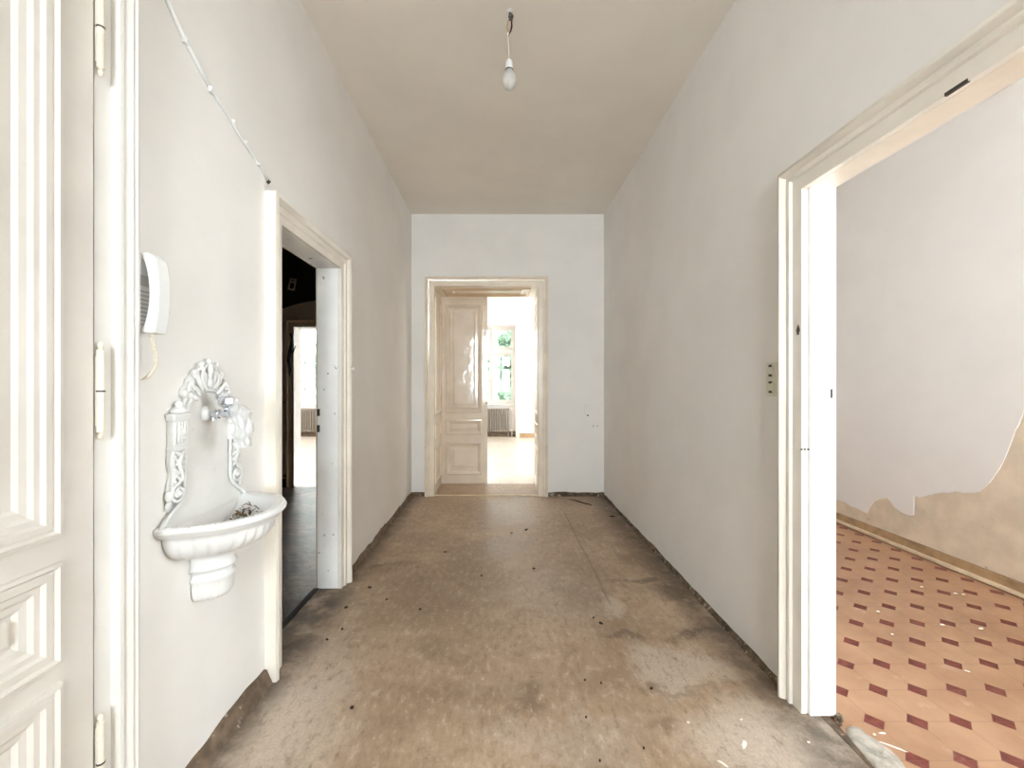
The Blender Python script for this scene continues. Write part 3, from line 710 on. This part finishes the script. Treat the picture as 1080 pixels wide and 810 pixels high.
for s in (1, -1):
    uc = .140
    b = MB()                                         # pilaster: block with raised panel, moulded cap
    def bxu(u0, u1, v0, v1, d1):
        q = [W(s*u, v, d) for u in (u0, u1) for v in (v0, v1) for d in (.001, d1)]
        xs_ = [p.x for p in q]; ys_ = [p.y for p in q]; zs_ = [p.z for p in q]
        b.box(min(xs_), max(xs_), min(ys_), max(ys_), min(zs_), max(zs_))
    bxu(.112, .170, 1.105, 1.190, .022); bxu(.108, .175, 1.188, 1.200, .030); bxu(.104, .180, 1.199, 1.208, .034)
    bxu(.110, .173, 1.094, 1.106, .028); bxu(.114, .167, 1.000, 1.095, .014)
    stroke(b, [(.118, 1.112), (.118, 1.182)], .004, .023, s); stroke(b, [(.164, 1.112), (.164, 1.182)], .004, .023, s)
    for k in range(3): stroke(b, [(.127+.013*k, 1.115), (.132+.010*k, 1.148), (.127+.013*k, 1.180)], [.003, .007, .003], .024, s)
    b.blob(W(s*uc, 1.148, .024), .007, .010, .012, 10, 6)
    for vv, kk in ((1.165, 1), (1.130, -1)): b.blob(W(s*(uc+.010*kk), vv, .024), .006, .008, .008, 8, 6)
    b.build('pilaster', 'iron_white', wf, bevel=.0015)
    b = MB()                                         # finial on the cap
    b.lathe(W(s*.142, 1.207, .018), [(.006, 0), (.022, .002), (.025, .010), (.018, .018), (.010, .021), (.012, .026), (.011, .034), (.004, .040), (.0, .041)], 14)
    b.build('finial', 'iron_white', wf, smooth='all')
    b = MB(); ground(b, [(.114, 1.096), (.168, 1.096), (.173, 1.06), (.166, 1.02), (.174, .99), (.178, .955), (.168, .925), (.150, .915), (.122, .935), (.114, .98)], .001, .010, False, s)   # tapering leaf scroll with volute, then the foot on the basin rim
    stroke(b, [(.114, 1.095), (.113, 1.04), (.113, .985), (.118, .945), (.138, .920), (.164, .902), (.196, .876), (.216, .850)], [.005, .006, .006, .006, .006, .0065, .008, .009], .014, s)
    stroke(b, [(.162, 1.095), (.167, 1.06), (.160, 1.02), (.166, .985)], [.006, .009, .008, .007], .014, s)
    scroll(b, (.146, .957), .031, .005, R(100), R(-560), .018, .0065, 46, s)
    b.blob(W(s*.146, .957, .016), .013, .012, .012, 12, 8)
    for k in range(5):
        v = 1.08-.019*k
        stroke(b, [(.122, v-.012), (.138+.004*(k % 2), v-.002), (.158, v+.010)], [.004, .009, .004], .016, s)
        b.blob(W(s*(.160-.006*(k % 2)), v-.010, .018), .007, .009, .008, 8, 6)
    stroke(b, [(.124, 1.09), (.146, 1.05), (.132, 1.01), (.150, .985)], [.004, .007, .006, .004], .021, s)
    b.blob(W(s*.176, .955, .012), .010, .012, .018, 10, 6); b.blob(W(s*.174, .925, .010), .008, .011, .016, 10, 6)
    b.build('scroll_bracket', 'iron_white', wf, smooth='all')
# basin: half bowl with gadroons
def half_bowl(b, prof, nth=96, back=0.002, kx=.222, kd=.258, gad=None):
    rows = []
    for i, (r, z) in enumerate(prof):
        row = []
        for k in range(nth+1):
            th = PI*k/nth; g = 0
            if gad and gad[i]: g = gad[i]*abs(math.sin(th*17))
            row.append(W(-math.cos(th)*kx*(r+g), z, back+math.sin(th)*kd*(r+g)))
        rows.append(row)
    b.grid(rows)
    return rows
b = MB()
prof = [(.05, .775), (.35, .780), (.62, .800), (.76, .830), (.82, .858), (.85, .866), (.93, .872), (.985, .868), (1.0, .861), (.995, .853), (.965, .846), (.94, .842), (.935, .836), (.90, .832), (.86, .828), (.845, .815), (.83, .800), (.79, .780), (.72, .762), (.62, .748), (.50, .740), (.40, .737), (.30, .737)]
gad = [0]*15+[.012, .022, .028, .030, .028, .022, .014, 0]
rows = half_bowl(b, prof, 136, gad=gad)
n = len(prof)
left = [r[0] for r in rows]; right = [r[-1] for r in rows]
bs = b.build('basin', 'iron_white', wf, smooth='all')
b = MB()                                             # small beads round the rim
for k in range(1, 48):
    th = PI*k/48; b.blob(W(-math.cos(th)*.222*.965, .8715, .002+math.sin(th)*.258*.965), .0035, .0035, .002, 6, 4)
b.build('rim_beading', 'iron_white', bs, smooth='all')
b = MB()                                             # corbel below
prof = [(.52, .738), (.50, .728), (.46, .722), (.44, .712), (.44, .690), (.47, .684), (.47, .676), (.40, .668), (.39, .655), (.45, .650), (.45, .640), (.415, .634), (.415, .612), (.40, .590), (.36, .574), (.30, .570), (.02, .570)]
half_bowl(b, prof, 64, kx=.168, kd=.21, gad=[0]*12+[.02, .02, .015, 0, 0])
b.build('corbel', 'iron_white', wf, smooth='all')
# tap
tap = thing('water_tap', 'chrome wall tap with white rosette above the fountain basin', 'tap', (XL, YC-.006, 1.196))
TY, TZ = YC-.006, 1.196
MB().lathe((XL+.005, TY, TZ), [(.028, 0), (.028, .006), (.025, .012), (.020, .017), (.014, .020)], 24, 'x').build('rosette', 'iron_white', tap, smooth=True)
b = MB(); b.lathe((XL+.02, TY, TZ), [(.011, 0), (.011, .018), (.016, .020), (.016, .034), (.012, .037), (.012, .060), (.015, .064), (.015, .082)], 18, 'x'); b.build('valve_body', 'chrome', tap, smooth=True)
b = MB(); b.lathe((XL+.035, TY-.004, TZ-.012), [(.004, -.012), (.008, -.010), (.008, 0)], 12); b.build('drain_cap', 'chrome', tap, smooth=True)
b = MB(); b.tube([(XL+.095, TY, TZ), (XL+.110, TY, TZ-.001), (XL+.122, TY, TZ-.008), (XL+.127, TY, TZ-.024), (XL+.127, TY, TZ-.045)], [.012, .011, .010, .010, .010], 14); b.build('spout', 'chrome', tap, smooth=True)
b = MB(); b.lathe((XL+.075, TY, TZ+.012), [(.010, 0), (.010, .012), (.022, .016), (.026, .022), (.026, .042), (.022, .050), (.006, .053)], 6); b.build('handle', 'chrome', tap, bevel=.003)
# plastic bag tied round the spout
b = MB(); rows = []
for i in range(30):                                  # draped hood, open on the side where the pipe comes in
    f = i/29; row = []
    cx = XL+.122+.010*f; cz = TZ+.034-.148*f
    rad = (.005+.0235*min(1, f*6.5)**.6)*(1-.12*max(0, f-.55)/.45)
    for k in range(30):
        a = PI+R(62)+R(236)*k/29
        nn = mnoise.noise((math.cos(a)*1.7, math.sin(a)*1.7, f*4))*.45+mnoise.noise((math.cos(a)*4.5, math.sin(a)*4.5, f*10))*.32
        rr = rad*(1+max(-.12, nn)); row.append((cx+math.cos(a)*rr*1.05, TY+math.sin(a)*rr, cz+.014*nn*(1 if f > .8 else .15)))
    rows.append(row)
b.grid(rows)
tag(b.build('plastic_bag', 'bag', smooth='all'), 'crumpled clear plastic bag hanging over the tap spout', 'bag')
# dry leaf litter lying in the basin
b = MB()
for k in range(60):
    th = rnd.uniform(.70, .97)*PI; rr = rnd.uniform(.30, .74)
    if k < 24: th, rr = rnd.uniform(.86, .97)*PI, rnd.uniform(.40, .66)
    zz = .780+.020*max(0, rr-.35)/.27+.03*max(0, rr-.62)/.14
    c = W(-math.cos(th)*.222*rr, zz+.003+rnd.uniform(0, .018 if k < 24 else .004), .006+math.sin(th)*.258*rr)
    ax = Vector((rnd.uniform(-1, 1), rnd.uniform(-1, 1), rnd.uniform(-.2, .6))).normalized(); si = ax.cross(Vector((0, 0, 1))).normalized()
    L, Wd = rnd.uniform(.007, .016), rnd.uniform(.0025, .006)
    up = Vector((0, 0, .003))
    b.grid([[c-ax*L, c-ax*L], [c-si*Wd, c+si*Wd], [c+ax*L*.4-si*Wd*.8+up, c+ax*L*.4+si*Wd*.8+up], [c+ax*L+up, c+ax*L+up]])
    b.tube([c-ax*L*.8, c+up*.5, c+ax*L*.9+up], [.0008, .0016, .0006], 5)
tag(b.build('leaf_litter', 'leaf_dry'), 'brown dry leaf bits lying in the fountain basin', 'leaf litter', kind='stuff')

# ------------------------------------------------------------------ intercom
ic = thing('intercom_phone', 'white intercom handset hanging on the wall beside the entrance door', 'intercom', (XL, 1.18, 1.44))
b = MB(); b.box(XL+.0005, XL+.034, 1.140, 1.218, 1.452, 1.650)
bs = b.build('base_unit', 'plastic_white', ic, bevel=.006)
b = MB()
for k in range(9): b.box(XL+.0335, XL+.0350, 1.147, 1.211, 1.462+.0115*k, 1.4675+.0115*k)
b.build('speaker_grille', 'plastic_grey', bs)
MB().box(XL+.030, XL+.0352, 1.1385, 1.213, 1.572, 1.602).build('cradle_recess', 'plastic_grey', bs)
b = MB(); rows = []
hy0, hy1 = 1.150, 1.203
for i in range(29):                                   # banana profile seen from the side
    f = i/28; z = 1.442+.222*f; s_ = 4*f*(1-f)
    outer = .066+.014*s_-.012*(f > .93)*(f-.93)/.07; inner = .032+.026*s_**.8 if .0 < f < 1 else .030
    r_ = .004
    rows.append([(XL+inner, hy0, z), (XL+inner, hy1, z), (XL+outer-r_, hy1, z), (XL+outer, hy1-r_*2, z), (XL+outer, hy0+r_*2, z), (XL+outer-r_, hy0, z)])
b.grid(rows, closed_u=True, cap0=True, cap1=True)
b.build('handset', 'plastic_white', ic, bevel=.002)
b = MB(); pts = []; rs = []
ctrl = [(XL+.040, 1.180, 1.445), (XL+.046, 1.182, 1.40), (XL+.048, 1.185, 1.36), (XL+.040, 1.175, 1.328), (XL+.028, 1.165, 1.312), (XL+.015, 1.155, 1.318), (XL+.010, 1.150, 1.335), (XL+.010, 1.150, 1.46)]
m = len(ctrl)-1; N_ = 640
for i in range(N_+1):
    f = i/N_*m; k = min(int(f), m-1); s_ = f-k
    g = lambda j: Vector(ctrl[max(0, min(m, j))])
    p0, p1, p2, p3 = g(k-1), g(k), g(k+1), g(k+2)
    q = .5*((2*p1)+(p2-p0)*s_+(2*p0-5*p1+4*p2-p3)*s_*s_+(3*p1-p0-3*p2+p3)*s_**3)
    a = i/N_*2*PI*62
    pts.append(q+Vector((math.cos(a), math.sin(a), 0))*.0052)
b.tube(pts, .0021, 5); b.build('coiled_cord', 'plastic_cream', ic, smooth='all')

# ------------------------------------------------------------------ surface-run cable on the left wall
def LW(px, py, d=.006):
    y = F*(-(XL+d))/(CX-px); return Vector((XL+d, y, CH-(py-CY)/F*y))
cb = thing('wall_cable', 'white cable clipped slantwise up the left wall above the doorway', 'cable', LW(283, 191, 0))
track = [(150, -42), (168, -17), (176, -1), (185, 20), (194, 40), (203, 57), (212, 75), (222, 93), (232, 109), (244, 128), (252, 142), (258, 151), (266, 163), (273, 173), (278, 182), (282, 190)]
pts = [LW(x, y) for x, y in track]
b = MB(); b.tube(pts[:8], [.0080]*8, 8); b.tube(pts[7:], [.0052]*(len(pts)-7), 8); b.build('sheath', 'plastic_white', cb, smooth='all')
for (x, y, r) in ((169, -15, .012), (194, 41, .013), (221, 93, .013), (245, 128, .010), (258, 150, .008), (272, 172, .009)):
    c = LW(x, y, .004); b = MB(); b.blob(c+Vector((.004, 0, 0)), .009, r*.9, r*.9, 10, 6); b.box(c.x-.003, c.x+.009, c.y-r*.5, c.y+r*.9, c.z-r*1.1, c.z-r*.3); b.build('clip', 'plastic_white', cb, smooth=True)
c = LW(283, 191.5, .006); MB().blob(c, .008, .009, .010, 8, 6, .3, 2).build('cable_end', 'dark_metal', cb)

# ------------------------------------------------------------------ bare bulb
LY = 2.208; lx = (537-CX)/F*LY
lb = thing('pendant_bulb', 'bare light bulb hanging on a short wire from the hall ceiling', 'lamp', (lx, LY, HC))
b = MB(); b.lathe((lx+.004, LY, HC), [(.018, 0), (.016, -.005), (.009, -.008), (.0, -.009)], 14); b.build('ceiling_patch', 'wood_white', lb, smooth=True)
b = MB(); b.tube([(lx+.004, LY, HC-.005), (lx+.006, LY, HC-.03), (lx+.013, LY, HC-.040), (lx+.014, LY, HC-.055)], [.006, .007, .006, .004], 8); b.blob((lx+.010, LY, HC-.03), .014, .011, .018, 10, 6, .3, 4); b.build('hook', 'dark_metal', lb, smooth=True)
b = MB(); b.tube([(lx+.004, LY, HC-.028), (lx-.008, LY, HC-.060), (lx-.012, LY, HC-.09), (lx-.006, LY, HC-.115), (lx-.006, LY, HC-.135)], .0030, 6); b.build('loop_wire', 'batten_dark', lb, smooth='all')
b = MB(); b.tube([(lx+.012, LY, HC-.045), (lx+.014, LY, HC-.08), (lx+.008, LY, HC-.105), (lx-.004, LY, HC-.125)], [.0035, .0042, .0036, .003], 6); b.build('dark_wire', 'black', lb, smooth='all')
zt = P(537, 65, LY).z
b = MB(); b.tube([(lx-.006, LY, HC-.118), (lx-.006, LY, HC-.135), (lx-.002, LY, HC-.20), (lx, LY, zt+.01)], [.006, .0028, .0022, .0022], 6); b.build('drop_wire', 'plastic_cream', lb, smooth='all')
b = MB(); b.lathe((lx, LY, zt), [(.007, .012), (.012, .008), (.018, 0), (.020, -.018), (.021, -.042), (.019, -.046)], 18); b.build('lamp_holder', 'plastic_white', lb, smooth=True)
zb = zt-.044
MB().lathe((lx, LY, zb), [(.0205, .002), (.0215, -.001), (.0205, -.004)], 18).build('collar_ring', 'dark_metal', lb, smooth=True)
b = MB(); b.lathe((lx, LY, zb), [(.017, 0), (.022, -.012), (.033, -.028), (.039, -.048), (.038, -.066), (.031, -.086), (.019, -.099), (.006, -.1045), (0, -.105)], 28); b.build('bulb', 'bulb', lb, smooth='all')
b = MB(); b.lathe((lx, LY, zb), [(.006, -.002), (.005, -.045), (.0015, -.050), (0, -.051)], 10); b.build('filament_stem', 'plastic_white', lb, smooth=True)

# ------------------------------------------------------------------ sockets and wall plates
so = thing('power_socket', 'double ivory power socket on the right wall beside the door casing', 'socket', (XR, 1.845, 1.32))
b = MB(); b.box(XR-.010, XR-.0005, 1.808, 1.884, 1.246, 1.396); b.build('cover_plate', 'plastic_socket', so, bevel=.003)
for zc in (1.359, 1.286):
    b = MB(); b.lathe((XR-.0105, 1.846, zc), [(.026, -.004), (.027, 0), (.022, 0), (.020, .007), (.0, .007)], 22, 'x'); si = b.build('socket_insert', 'plastic_socket', so, smooth=True)
    b = MB()
    for s in (1, -1): b.box(XR-.016, XR-.006, 1.836, 1.856, zc+s*.021-.005, zc+s*.021+.005)
    for s in (1, -1): b.lathe((XR-.0060, 1.846+s*.0095, zc), [(.0028, 0), (.0028, .002)], 8, 'x')
    b.build('contact', 'dark_metal', si)
q = P(620, 434, YE)
jb = thing('wall_junction', 'painted-over junction box with one dark hole on the end wall', 'junction box', (q.x, YE, q.z))
b = MB(); b.box(q.x-.045, q.x+.045, YE-.010, YE-.0005, q.z-.04, q.z+.10); b.build('cover_plate', 'wall', jb, bevel=.004)
h = P(619.8, 438, YE); MB().lathe((h.x, YE-.0105, h.z), [(.0095, 0), (.0095, .004), (0, .004)], 12, 'y').build('cable_hole', 'black', jb)
q2 = P(628, 450, YE); b = MB(); b.box(q2.x-.035, q2.x+.035, YE-.006, YE-.0005, q2.z-.045, q2.z+.045)
so2 = tag(b.build('blank_plate', 'wall', bevel=.003), 'painted-over blank plate with two dark notches low on the end wall', 'wall plate')  # a blank plate, not a socket
for px in (625.8, 630):
    h = P(px, 449.5, YE); MB().box(h.x-.010, h.x+.010, YE-.0072, YE-.005, h.z-.008, h.z+.012).build('notch', 'plastic_grey', so2)

# ------------------------------------------------------------------ things in the sooty room
q = P(308.5, 300, YL)
ta = thing('wall_tag', 'small tan framed tag hung askew high on the sooty wall', 'tag', q)
def tilt(u, v, d, a=R(-12)): return (q.x+u*math.cos(a)-v*math.sin(a), YL-d, q.z+u*math.sin(a)+v*math.cos(a))
b = MB(); ring(b, tilt, -.042, .042, -.075, .075, [(0, .001), (0, .012), (.014, .013), (.018, .008), (.018, .001)]); b.build('frame', 'card', ta)
b = MB(); ring(b, tilt, -.026, .026, -.058, .058, [(0, .004), (0, .006)], True); b.build('backing', 'dark_wall', ta)
b = MB(); b.box(*(lambda p0: (p0[0]-.02, p0[0]+.02, p0[1]-.004, p0[1], p0[2]-.014, p0[2]+.014))(tilt(.002, .03, .006))); b.build('label', 'card', ta)
pts = [P(x, y, YL-.05) for x, y in ((306, 351), (308, 356), (308, 364), (305.5, 372), (304.5, 380), (306, 390), (305.5, 397))]
b = MB(); b.tube(pts, [.008, .016, .022, .024, .022, .014, .005], 8); b.tube([pts[3], P(309, 371, YL-.06), P(312, 365, YL-.06)], [.012, .010, .005], 6)
tag(b.build('hanging_cable', 'black', smooth='all'), 'black cable bundle hanging on the brown wall of the sooty room', 'cable')

# ------------------------------------------------------------------ litter on the floors
def crumb(px, py, L, Wd, ang, label, mat='crumb', z=0.0, hgt=.006, seed=1, name='dirt_crumb', cat='crumb', group='dark crumbs on the hall floor'):
    c = G(px, py, z); b = MB()
    b.blob((0, 0, 0), L, Wd, hgt, 10, 6, .30, seed)
    for v in b.bm.verts:
        x, y = v.co.x, v.co.y; v.co.x, v.co.y = x*math.cos(ang)-y*math.sin(ang), x*math.sin(ang)+y*math.cos(ang)
        v.co.z = max(0.0, v.co.z+hgt*.45)
    bmesh.ops.translate(b.bm, verts=b.bm.verts, vec=c)
    return tag(b.build(name, mat), label, cat, group)
CR = [(371, 747, .013, .011, .6, 'largest black crumb on the near floor, left of the middle'),
      (555, 559, .040, .012, 1.0, 'long dark splinter on the floor nearest the double doorway'),
      (539.6, 562.5, .018, .012, 0, 'small dark crumb just left of the long splinter by the doorway'),
      (469.6, 582.5, .024, .013, .2, 'dark crumb on the far floor below the closed door leaf'),
      (645.8, 545, .045, .016, 0, 'flat dark scrap close to the far end of the right wall'),
      (563, 600, .018, .012, .1, 'small brown crumb in the middle of the hall floor'),
      (633.8, 657.8, .022, .010, -.6, 'dark chip beside the torn pale patch of floor'),
      (626, 652, .008, .007, 0, 'tiny crumb just left of the chip by the torn patch'),
      (365, 641, .017, .012, .5, 'black crumb in front of the left doorway, nearest its jamb'),
      (390, 620, .022, .012, -.4, 'dark oblong crumb beside the far jamb of the left doorway'),
      (408, 632.6, .013, .009, .4, 'small crumb right of the left doorway'),
      (361, 664, .011, .010, .9, 'round crumb in front of the left doorway, on the stained strip'),
      (345, 675, .010, .008, 0, 'crumb nearest the threshold of the left doorway'),
      (443, 643, .013, .008, 0, 'brown crumb on the left middle of the floor'),
      (508, 607.5, .013, .009, .3, 'brown crumb in the middle of the floor, left of centre'),
      (687, 726.7, .009, .008, 0, 'black crumb on the pale round stain by the right doorway'),
      (634, 721, .005, .009, 0, 'right crumb of a close pair near the middle stain'),
      (617, 718, .006, .006, 0, 'left crumb of a close pair near the middle stain'),
      (618, 757, .007, .006, 0, 'lone black crumb in the near middle of the floor'),
      (632.7, 803, .006, .006, 0, 'black crumb at the very bottom edge of the view'),
      (679, 790, .006, .005, 0, 'small black crumb at the bottom, right of the middle')]
for i, a in enumerate(CR): crumb(a[0], a[1], a[2]*.6, a[3]*.6, a[4], a[5], seed=i+1)
FLK = [(785, 785, .020, .008, .9, 'largest white paint flake on the near floor by the right doorway'),
       (763, 806, .020, .005, -.9, 'thin white flake at the bottom edge right of the middle'),
       (726, 762, .006, .005, 0, 'white flake beside the brown stain near the right doorway'),
       (853, 783, .006, .004, 0, 'white flake right below the right jamb foot'),
       (782, 759, .007, .004, .3, 'small white flake between the jamb and the round stain'),
       (806, 678, .006, .004, .3, 'white flake close under the right wall')]
for i, a in enumerate(FLK): crumb(*a[:6], mat='flake', hgt=.002, seed=i+31, name='paint_flake', cat='flake', group='white paint flakes on the hall floor')
TF = [(931, 773.5, .013, .003, -.1, 'curled white sliver on the tiles beside the mortar residue'), (922.5, 775, .005, .004, 0, 'round white chip on the tiles beside the mortar residue'),
      (941, 787.5, .040, .003, -.62, 'long white splinter lying on the tiles by the threshold'),
      (1008, 626, .013, .008, .2, 'white flake on the far tiles, left of a close pair'), (1016, 627, .010, .006, 0, 'white flake on the far tiles, right of a close pair'),
      (926, 645, .010, .007, 0, 'white flake on the tiles nearest the white jamb'), (1035, 663, .016, .007, .4, 'flat white flake farthest right on the tiles'),
      (994, 659, .012, .007, .1, 'white flake in the middle of the tiled floor'), (972, 619, .010, .006, 0, 'white flake on the back tiles by the battens'),
      (1020, 708, .010, .004, -.7, 'thin white flake on the nearer tiles at right'), (941, 669, .007, .006, 0, 'small white flake on the tiles left of the middle')]
for i, a in enumerate(TF): crumb(*a[:6], mat='flake', z=-.004, hgt=.0025, seed=i+51, name='paint_flake', cat='flake', group='white paint flakes on the tiled floor')
a_, c_ = G(600, 526.5, .004), G(624, 532.5, .004)
b = MB(); b.tube([a_, a_.lerp(c_, .3)+Vector((0, .01, .002)), a_.lerp(c_, .7)+Vector((0, -.01, .001)), c_], [.003, .006, .007, .004], 7)
tag(b.build('thin_stick', 'crumb', smooth='all'), 'thin dark stick on the floor by the foot of the end wall', 'stick')
b = MB()                                             # crumbled plaster at the jamb foot
for k in range(26):
    q = G(884+rnd.uniform(-3, 4), 757+rnd.uniform(-3, 8), 0)
    b.blob(q+Vector((0, 0, .003+.012*rnd.random()*(k % 3 == 0))), rnd.uniform(.003, .007), rnd.uniform(.003, .006), rnd.uniform(.003, .006), 7, 5, .3, k)
tag(b.build('plaster_rubble', 'skirt_dirt'), 'crumbled brown plaster heaped at the foot of the white jamb', 'rubble', kind='stuff')

# ------------------------------------------------------------------ trees outside the living room windows
def tree(x, y, h, r, seed, label):
    g = random.Random(seed)
    t_ = thing('garden_tree', label, 'tree', (x, y, -4.0), 'trees outside the living room windows')
    b = MB(); b.tube([(x, y, -4.0), (x+.1, y, -2), (x-.05, y, 0), (x, y, h*.6)], [.22, .17, .13, .05], 9)
    for k in range(7):
        a = g.uniform(0, 2*PI); z = g.uniform(-1, h*.4); b.tube([(x, y, z), (x+math.cos(a)*r*.4, y+math.sin(a)*r*.4, z+.6), (x+math.cos(a)*r*.8, y+math.sin(a)*r*.8, z+1.3)], [.06, .04, .015], 6)
    b.build('trunk', 'bark', t_, smooth='all')
    b = MB(); cl = []
    for k in range(80):
        d = Vector((g.gauss(0, 1), g.gauss(0, 1), g.gauss(0, 1))).normalized()*g.uniform(.35, 1)
        cl.append((Vector((x+d.x*r, y+d.y*r, h*.38+d.z*h*.55)), g.uniform(.3, .6)*r*.55))
    for c, rad in cl:
        for k in range(125):
            d = Vector((g.gauss(0, 1), g.gauss(0, 1), g.gauss(0, .8))).normalized()*rad*g.uniform(.3, 1)
            p = c+d; ax = Vector((g.uniform(-1, 1), g.uniform(-1, 1), g.uniform(-1, .4))).normalized(); si = ax.orthogonal().normalized()
            L, wd = g.uniform(.08, .16), g.uniform(.04, .07); nn = ax.cross(si)*wd*.4
            vv = [b.bm.verts.new(q_) for q_ in (p-ax*L, p+si*wd+nn, p+ax*L, p-si*wd+nn)]
            b.face([vv[0], vv[1], vv[2]]); b.face([vv[0], vv[2], vv[3]])
    b.build('foliage', 'leaf', t_, weld=False)
tree(1.0, 14.4, 3.8, 1.9, 1, 'pale green leafy tree outside the window over the radiator')
tree(-7.7, 14.2, 3.8, 2.0, 2, 'pale green tree outside the window beyond the sooty room')
g_ = MB().box(-30, 30, YW+.6, 60, -4.1, -4.0).build('ground_outside', 'leaf'); struct(g_)

# ------------------------------------------------------------------ light
wd = bpy.data.worlds.new('sky'); S.world = wd; wd.use_nodes = True
bg = wd.node_tree.nodes['Background']; bg.inputs[0].default_value = (.93, .97, 1.0, 1); bg.inputs[1].default_value = 9.0
def area(name, loc, rot, sx, sy, energy, col=(1, 1, 1), portal=False):
    l = bpy.data.lights.new(name, 'AREA'); l.shape = 'RECTANGLE'; l.size = sx; l.size_y = sy; l.energy = energy; l.color = col
    if portal: l.cycles.is_portal = True
    o = bpy.data.objects.new(name, l); o.location = loc; o.rotation_euler = rot; COL.objects.link(o); return o
for a, b in wins: area('sky_portal', ((a+b)/2, YW+.46, 1.77), (R(-90), 0, 0), b-a, 1.94, 1, portal=True)
area('fill_living', (3.62, 7.95, 1.85), (R(90), 0, R(90)), 2.2, 2.1, 60, (.90, .96, 1.0)); area('fill_living', (-6.62, 7.95, 1.85), (R(90), 0, R(-90)), 2.2, 2.1, 60, (.90, .96, 1.0))  # unseen lamps added at made-up side openings to brighten the living room
area('daylight_rear', ((W_R[0]+W_R[1])/2, YB-.32, (W_R[2]+W_R[3])/2), (R(90), 0, 0), W_R[1]-W_R[0], W_R[3]-W_R[2], 220, (.91, .955, 1.0))
area('daylight_tiled', ((W_K2[0]+W_K2[1])/2, YB-.32, (W_K2[2]+W_K2[3])/2), (R(90), 0, 0), W_K2[1]-W_K2[0], W_K2[3]-W_K2[2], 215, (.91, .955, 1.0))
area('daylight_tiled', (XRR+.27, (W_K[0]+W_K[1])/2, (W_K[2]+W_K[3])/2), (R(90), 0, R(90)), W_K[1]-W_K[0], W_K[3]-W_K[2], 19, (.91, .955, 1.0))

# ------------------------------------------------------------------ camera and view
cam = bpy.data.cameras.new('camera'); cam.sensor_width = 36; cam.lens = F/1080*36; cam.shift_x = (540-CX)/1080; cam.clip_start = .05; cam.clip_end = 200
co = bpy.data.objects.new('camera', cam); co.location = (0, 0, CH); co.rotation_euler = (R(90), 0, 0); COL.objects.link(co); S.camera = co
vs_ = S.view_settings; vs_.view_transform = 'Standard'; vs_.look = 'None'; vs_.gamma = 1; vs_.use_curve_mapping = False; vs_.exposure = 0.64
S.cycles.max_bounces = 12; S.cycles.diffuse_bounces = 8; S.cycles.glossy_bounces = 4; S.cycles.transparent_max_bounces = 12
S.cycles.caustics_reflective = False; S.cycles.caustics_refractive = False; S.cycles.sample_clamp_indirect = 6
S.cycles.use_denoising = True
